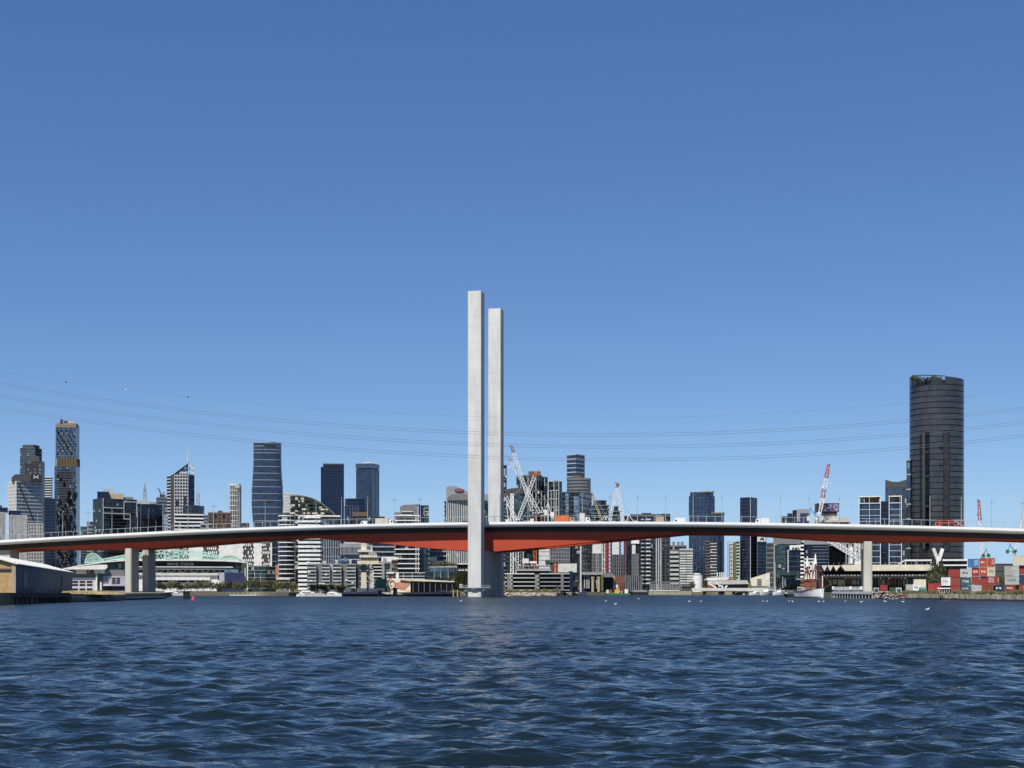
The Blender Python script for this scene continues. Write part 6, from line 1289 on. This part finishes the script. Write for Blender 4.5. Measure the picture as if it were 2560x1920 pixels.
mb = MB(); mb.bar((5.3,0,5.2),(-7,0,13),.08); mb.bar((-7,0,13),(-13.5,0,12.5),.08); mb.bar((-13.5,0,12.3),(-20.5,0,3.3),.08); mb.build('stays','rust',r)
MB().box(-19,-15.5,-1.4,1.4,2.2,4.3).build('deckhouse','white',r); MB().box(-18.6,-15.9,-1.43,1.43,3.2,3.8).build('deckhouse_window','g_windscreen',r); MB().cone((-1.5,0,3.4),(-1.5,0,8.5),.2,.2,7).build('samson_post','white',r)
# gulls
gm = MB(); gv = []
for i, (x, r_, z_) in enumerate(((-.22,.02,.10),(-.14,.06,.08),(0,.09,.06),(.10,.07,.09),(.15,.045,.15),(.2,.05,.19),(.26,.03,.18),(.31,.008,.17))): gv += [(x,r_*math.cos(k*1.047),z_+r_*math.sin(k*1.047)) for k in range(6)]
gm.add(gv,[(i*6+k,i*6+(k+1) % 6,i*6+6+(k+1) % 6,i*6+6+k) for i in range(7) for k in range(6)]+[tuple(range(5,-1,-1)),tuple(range(42,48))]); gme = gm.mesh('gull','white',uv=False)
gl_ = [(1514,1504),(1538,1512),(1597,1498.5),(1723,1505),(1752,1505),(1908,1505),(1917,1505),(1973,1505),(1982,1505.5),(2048,1505.5),(2058,1505.5),(2113,1505),(2153,1506),(2213,1505),(2258,1506),(2318,1526),(1152,1504)]
for i, (px, py) in enumerate(gl_):
    o = put('gull',gme,None,(*g2(px,CH*F/(py-HZ)),.02),random.random()*6,(1.5,1.5,1.5)); tag(o,'white gull on the water right of the bridge tower, nearest to the viewer' if px == 2318 else 'lone white gull on the water left of the bridge tower' if px == 1152 else '%s white gull from the left floating right of the bridge tower' % ORD[i],'gull','gulls floating on the river')
# ------------------------------------------------------------------ vehicles on the bridge
def vroot(name, label, cat, px, v, rz=0):
    t = bt(px,v); o = F0+U*t+V*v; return thing(name, label, cat, (o.x,o.y,zroad(t)), -TH+rz, 'vehicles on the bridge')
def wheels(r, xs, w, rd=.34):
    m = MB().cone((0,-.12,0),(0,.12,0),rd,rd,12).mesh('wheel','black'); hb = MB().cone((0,-.14,0),(0,.14,0),rd*.55,rd*.55,10).mesh('hub','steel')
    for x in xs:
        for s_ in (-1,1): q = put('wheel',m,r,(x,s_*(w/2-.1),rd)); put('hub',hb,q)
def car(label, px, m='boat_white', v=V0+3, L_=4.5, suv=False):
    r = vroot('car', label, 'car', px, v); h = 1.75 if suv else 1.45; w = 1.8
    MB().xz([(-L_/2,.35),(L_/2,.35),(L_/2,.75),(L_*.36,.92),(-L_*.42,.95),(-L_/2,.8)],-w/2,w/2).build('body',m,r)
    MB().xz([(-L_*.4,.93),(L_*.28,.9),(L_*.12,h),(-L_*.26 if not suv else -L_*.38,h)],-w/2+.1,w/2-.1).build('cabin','g_windscreen',r); MB().box(-L_*.25 if not suv else -L_*.37,L_*.11,-w/2+.08,w/2-.08,h,h+.05).build('roof',m,r)
    for x in (L_*.3,-L_*.3): pass
    wheels(r,(-L_*.31,L_*.31),w); MB().box(-L_/2-.02,-L_/2+.03,-w/2+.1,w/2-.1,.6,.75).build('lights','red',r); return r
def van(label, px, L_=6, m='boat_white', v=V0+3, h=2.5, facing=-1):
    r = vroot('van', label, 'van', px, v, 0 if facing > 0 else math.pi); w = 2.0
    MB().xz([(-L_/2,.35),(L_/2,.35),(L_/2,1.0),(L_/2-.9,1.2),(L_/2-1.7,h),(-L_/2,h)],-w/2,w/2).build('body',m,r); MB().xz([(L_/2-.95,1.25),(L_/2-.9,1.25),(L_/2-1.6,h-.15),(L_/2-1.7,h-.15)],-w/2+.1,w/2-.1).build('windscreen','g_windscreen',r); MB().box(L_/2-2.4,L_/2-1.5,-w/2-.02,w/2+.02,1.35,2.0).build('side_window','g_windscreen',r); wheels(r,(-L_*.3,L_*.32),w,.36); return r
def truck(label, px, Lb, hb, m, v=V0+3, facing=-1, cab='boat_white', box=True, text=None):
    r = vroot('truck', label, 'truck', px, v, 0 if facing > 0 else math.pi); w = 2.45; x0 = -Lb/2
    MB().box(x0,Lb/2+2.4,-.5,.5,.75,1.0).build('chassis','black',r)
    if box:
        q = MB().box(x0,Lb/2,-w/2,w/2,1.05,hb).build('load_box',m,r)
        for k in range(max(3,int(Lb/.9))): MB().box(x0+.2+k*(Lb-.4)/max(3,int(Lb/.9)),x0+.28+k*(Lb-.4)/max(3,int(Lb/.9)),-w/2-.05,w/2+.05,1.1,hb-.05).build('box_rib',m,q)
    c_ = MB().xz([(Lb/2+.35,.6),(Lb/2+2.5,.6),(Lb/2+2.5,1.7),(Lb/2+2.2,2.9),(Lb/2+.35,3.0)],-w/2+.05,w/2-.05).build('cab',cab,r); MB().xz([(Lb/2+2.52,1.75),(Lb/2+2.55,1.75),(Lb/2+2.25,2.75),(Lb/2+2.22,2.75)],-w/2+.2,w/2-.2).build('windscreen','g_windscreen',c_); MB().box(Lb/2+1.2,Lb/2+2.0,-w/2,w/2,1.7,2.5).build('side_window','g_windscreen',c_)
    wheels(r,(x0+.9,x0+2.2,Lb/2+1.5),2.4,.5); return r
car('white car low on the left end of the bridge, right of the patterned tower',241); car('white flat-roofed car following further left near the patterned tower',199); car('white car on the bridge in front of the curved blue tower',681); car('white hatchback hidden beside the front bridge tower',1166,suv=True)
van('small white van just left of the tan truck on the bridge',908,4.4,h=2.6); truck('tan box truck in front of the blue glass tower on the bridge',956,6.4,3.6,'container_cream',facing=1)
truck('bright orange container truck right of the bridge towers',1406,6.4,3.9,'orange',facing=1,cab='tan')
truck('white tanker-like truck right of the orange one',1456,2.4,4.9,'offwhite',facing=1)
car('white car between the crane jibs on the bridge',1518,L_=4.8,suv=True); car('small white car left of the crane jib pair',1492); car('white car peeping over the parapet near the dark green roof',1623,v=V0+6)
van('tan van on the far lane before the dark green roof',1647,4.8,'tan',V1+5,h=4.2); van('plain white delivery van right of the dark green roof',1697,6.2,h=2.9,facing=-1); car('white sedan in front of the shorter blue tower',1803,L_=4.7); truck('white flatbed truck right of the dark square tower',1913,3.6,3.2,'white',facing=-1); car('red hatchback on the bridge left of the billboard crane','red' and 2000,'red',suv=True)
r = vroot('car_transporter','empty red car transporter truck in front of the dark cylinder tower','truck',2374,V0+3,math.pi); Lc = 12.6
plain('carrier_red',(.55,.09,.07),.5); 
MB().box(-Lc/2,Lc/2-2.6,-1.2,1.2,.9,1.15).build('lower_deck','carrier_red',r); MB().box(-Lc/2+4.5,Lc/2-.3,-1.2,1.2,3.75,3.95).build('upper_deck','carrier_red',r); MB().xz([(Lc/2-2.4,.6),(Lc/2,.6),(Lc/2,2.0),(Lc/2-.3,3.1),(Lc/2-2.4,3.1)],-1.15,1.15).build('cab','carrier_red',r); MB().box(Lc/2-1.6,Lc/2-.5,-1.18,1.18,1.9,2.7).build('side_window','g_windscreen',r)
for x in (-Lc/2+.2,-Lc/2+4.4,-Lc/2+7,Lc/2-2.8):
    for y in (-1.15,1.15): MB().bar((x,y,1.1),(x,y,3.9),.16).build('post','carrier_red',r)
for y in (-1.18,1.18):
    mb = MB(); mb.bar((-Lc/2,y,3.95),(-Lc/2+4.6,y,3.95),.14); mb.bar((-Lc/2+.3,y,1.2),(-Lc/2+4.4,y,3.6),.18); mb.bar((-Lc/2+4.4,y,1.3),(-Lc/2+1.5,y,3.0),.16); mb.build('ramp','pinkgrey',r); MB().box(-Lc/2+4.5,Lc/2-2.7,y-.06,y+.06,2.5,2.9).build('side_rail','carrier_red',r)
wheels(r,(-Lc/2+1.2,-Lc/2+2.4,Lc/2-1.1),2.4,.48)
o = G(1106,744,2.0); r = thing('car','white car parked on the wharf left of the gum tree','car',o,.1); MB().xz([(-2.2,.35),(2.2,.35),(2.2,.8),(1.5,.95),(-2.1,.95)],-.9,.9).build('body','boat_white',r); MB().xz([(-1.9,.95),(1.2,.95),(.5,1.55),(-1.4,1.55)],-.8,.8).build('cabin','g_windscreen',r); MB().box(-1.35,.45,-.82,.82,1.55,1.6).build('roof','boat_white',r); wheels(r,(-1.4,1.4),1.8)
# ------------------------------------------------------------------ cranes
def luffer(label, Y, base, slew, tip, foot=None, apex=None, mast='lattice_white', jib='lattice_white', tipm='rust', body='white', wj=2.0, bands=None, ground=True, wm=1.9, tail=1, aframe=None, cat='crane'):
    r = thing('tower_crane', label, cat, G(base,Y)); o = G(base,Y); f = lambda px, py, dy=0: Vector(((px-base)*Y/F,dy,CH+(HZ-py)*Y/F-o.z)); zs = f(base,slew).z
    MB().lattice((0,0,0),(0,0,zs),wm,max(6,int(zs/wm)),.32).build('mast',mast,r)
    s_ = 1 if tip[0] >= base else -1
    MB().box(-1.6,1.6,-1.4,1.4,zs,zs+1.2).build('slew_ring',body,r); MB().box(min(-s_*7*tail,0),max(-s_*7*tail,0),-1.3,1.3,zs+1.2,zs+1.7).build('counter_deck',body,r); MB().box(-s_*7*tail-1.2,-s_*7*tail+1.2,-1.5,1.5,zs-.6,zs+3.2).build('counterweight',body,r); cb = MB().box(s_*.6-1,s_*.6+1,-2.9,-1.4,zs+.6,zs+3).build('cab',body,r); MB().box(s_*.6-.8,s_*.6+.8,-3.0,-2.9,zs+1.4,zs+2.6).build('cab_window','g_windscreen',cb)
    ft = f(*foot) if foot else Vector((s_*1.2,0,zs+1.6)); tp = f(*tip); ap = f(*apex) if apex else Vector((-s_*3,0,zs+11))
    mb = MB(); [mb.bar((0,d,zs+1.6),ap,.4) for d in (-1,1)]; mb.bar((-s_*6*tail,0,zs+1.6),ap,.4); mb.build('a_frame',aframe or body,r)
    n = max(8,int((tp-ft).length/wj)); segs = bands or ((0,.9,jib),(.9,1,tipm))
    for u0, u1, m in segs: MB().lattice(ft.lerp(tp,u0),ft.lerp(tp,u1),wj*(1 if u0 > .02 or not bands else .6),max(2,int(n*(u1-u0))),.34,w1=wj*(.55 if u1 > .98 else 1)).build('jib',m,r)
    mb = MB(); [mb.bar(ap+Vector((0,d,0)),tp+Vector((0,d,0)),.12) for d in (-.6,.6)]; mb.build('pendant_line','lattice_grey',r)
    d = (tp-ft).normalized(); MB().bar(tp,tp+Vector((s_*1.8,0,.4)),.7).build('jib_head',tipm,r)
    mb = MB(); h = Vector((tp.x+s_*1.4,0,max(tp.z-14,zs*.3))); mb.bar((h.x,0,tp.z),h,.08); mb.build('hoist_rope','lattice_grey',r); MB().box(h.x-.4,h.x+.4,-.3,.3,h.z-1.2,h.z).build('hook_block',body,r); return r
luffer('white luffing crane with the highest red-tipped jib, right of the rear bridge tower',1040,1338,1286,(1279,1116),(1331,1278),(1348,1250),'orange')
luffer('white luffing crane with the second highest left-leaning jib',1046,1356,1292,(1270,1140),(1350,1284),(1371,1257),'orange',tipm='lattice_grey')
luffer('white luffing crane whose orange-tipped jib leans right across the others',1030,1293,1310,(1341,1179),(1294,1302),(1266,1258),tipm='orange')
luffer('white luffing crane with a short jib leaning left beside the rear bridge tower',1036,1305,1308,(1262,1234),(1290,1302),(1322,1270))
r = thing('hoist_mast','white lattice hoist mast standing between rear bridge tower and cranes','mast',G(1280,1000)); MB().lattice((0,0,0),(0,0,P(0,1234,1000).z-GZ),1.9,40,.45).build('mast','lattice_white',r); MB().box(-.7,.7,-.7,.7,P(0,1300,1000).z,P(0,1234,1000).z-2.2).build('cladding','white',r)
luffer('luffing crane with steep white jib, right one of the pair meeting at a red tip',1090,1566,1313,(1543,1208),(1557,1302),(1571,1285),mast='red')
luffer('luffing crane with thin white jib, left one of the pair meeting at a red tip',1096,1519,1313,(1543,1212),(1525,1302),(1512,1290),mast='red',wj=1.3)
luffer('luffing crane with a thin tan jib leaning left before the curved balcony block',1094,1509,1314,(1479,1232),(1504,1302),(1517,1290),jib='tan',tipm='rust',wj=1.2)
luffer('solitary luffing crane with bold red and white banded jib above the billboard',1190,2043,1300,(2071,1162),(2049,1287),(2026,1270),jib='lattice_white',bands=((0,.33,'lattice_white'),(.33,.52,'red'),(.52,.73,'lattice_white'),(.73,1,'red')),wj=2.6,aframe='bluepaint')
luffer('distant crane with green cab and near-vertical red-tipped jib at the right edge',1500,2458,1392,(2447,1250),(2455,1386),(2466,1372),body='green',bands=((0,.62,'lattice_white'),(.62,1,'red')),wj=3,tail=.8)
luffer('distant crane with green cab standing behind the cream container at the right edge',1500,2536,1382,(2566,1262),(2541,1372),(2524,1360),body='green',wj=2.2,mast='lattice_white')
luffer('small dark crane on the grey block left of the pointed tower',1712,404,1243.5,(397,1222),(404,1240),(410,1230),mast='dark',jib='dark',tipm='dark',body='dark',wj=.9,tail=.4)
r = thing('crawler_crane','white crawler crane with a lattice boom lowered to the left under the bridge','crane',G(2145,770)); o = G(2145,770); f = lambda px, py: P(px,py,770)-o
MB().lattice(f(2145,1395),f(2066,1347),2.2,22,.4).build('boom','lattice_white',r); MB().box(f(2123,0).x,f(2131,0).x,-1,1,f(0,1409).z,f(0,1367).z).build('white_column','white',r); MB().lattice(f(2143,1412),f(2143,1358),2.0,10,.35).build('mast','lattice_white',r); MB().lattice(f(2150,1412),f(2150,1350),1.2,10,.3).build('mast','lattice_white',r); MB().box(-5,4,-1.5,1.5,0,f(0,1412).z).build('crawler_base','dark',r); MB().box(-2,5,-1.6,1.6,f(0,1412).z,f(0,1402).z).build('cab','white',r)
b = B('scaffold_block','dark block wrapped in vertical white scaffold behind the right bridge pier',2114,2162,1322,1010); b.stack(b.rect(d=16), 0, b.H, 3.4, 'g_dark', 'midgrey', .4, .1); b.fins((b.x(2115),-.1),(b.x(2161),-.1), 0, b.H, 7, .4, .3, 'pale', 'scaffold_pole')
# ------------------------------------------------------------------ power lines
def wire(label, pts, Y, off, rr_=.05):
    xs = [p[0] for p in pts]; co = np.polyfit(xs,[p[1] for p in pts],3 if len(pts) > 4 else 2); r = thing('power_line', label, 'power line', (0,Y,0), 0, 'overhead power lines'); mb = MB(); prev = None
    for px in np.arange(-220,2790,30):
        q = P(px,float(np.polyval(co,px))+off,Y)-Vector((0,Y,0))
        if prev is not None: mb.bar(prev,q,rr_*2,n=5)
        prev = q
    mb.build('conductor','wire',r,uv=False); return r, co
W_ = [('top',[(0,960),(300,997),(700,1048),(1171,1083),(1300,1083),(1837,1074),(2272,1048),(2560,1019)]),('middle',[(0,990),(300,1027),(700,1075),(1171,1111),(1300,1113),(1837,1106),(2272,1082),(2560,1054)]),('bottom',[(0,1020),(300,1058),(700,1104),(1171,1141),(1300,1146),(1837,1139),(2272,1114),(2560,1088)])]
for nm, pts in W_:
    for k, off in (('upper',0),('lower',6)): wire('%s wire of the %s pair of power lines crossing the sky' % (k,nm), pts, 560, off)
r, co = wire('faint topmost earth wire with round marker balls at the left', [(0,934),(165,954),(315,972),(470,990),(1171,1046),(1400,1046),(1900,1030),(2560,975)], 562, 0, .03)
for px, m in ((165,'dark'),(315,'white'),(470,'dark')): q = P(px,float(np.polyval(co,px)),562)-Vector((0,562,0)); MB().cone(q-Vector((.34,0,0)),q,.09,.34,8).cone(q,q+Vector((.34,0,0)),.34,.09,8).build('marker_ball',m,r)
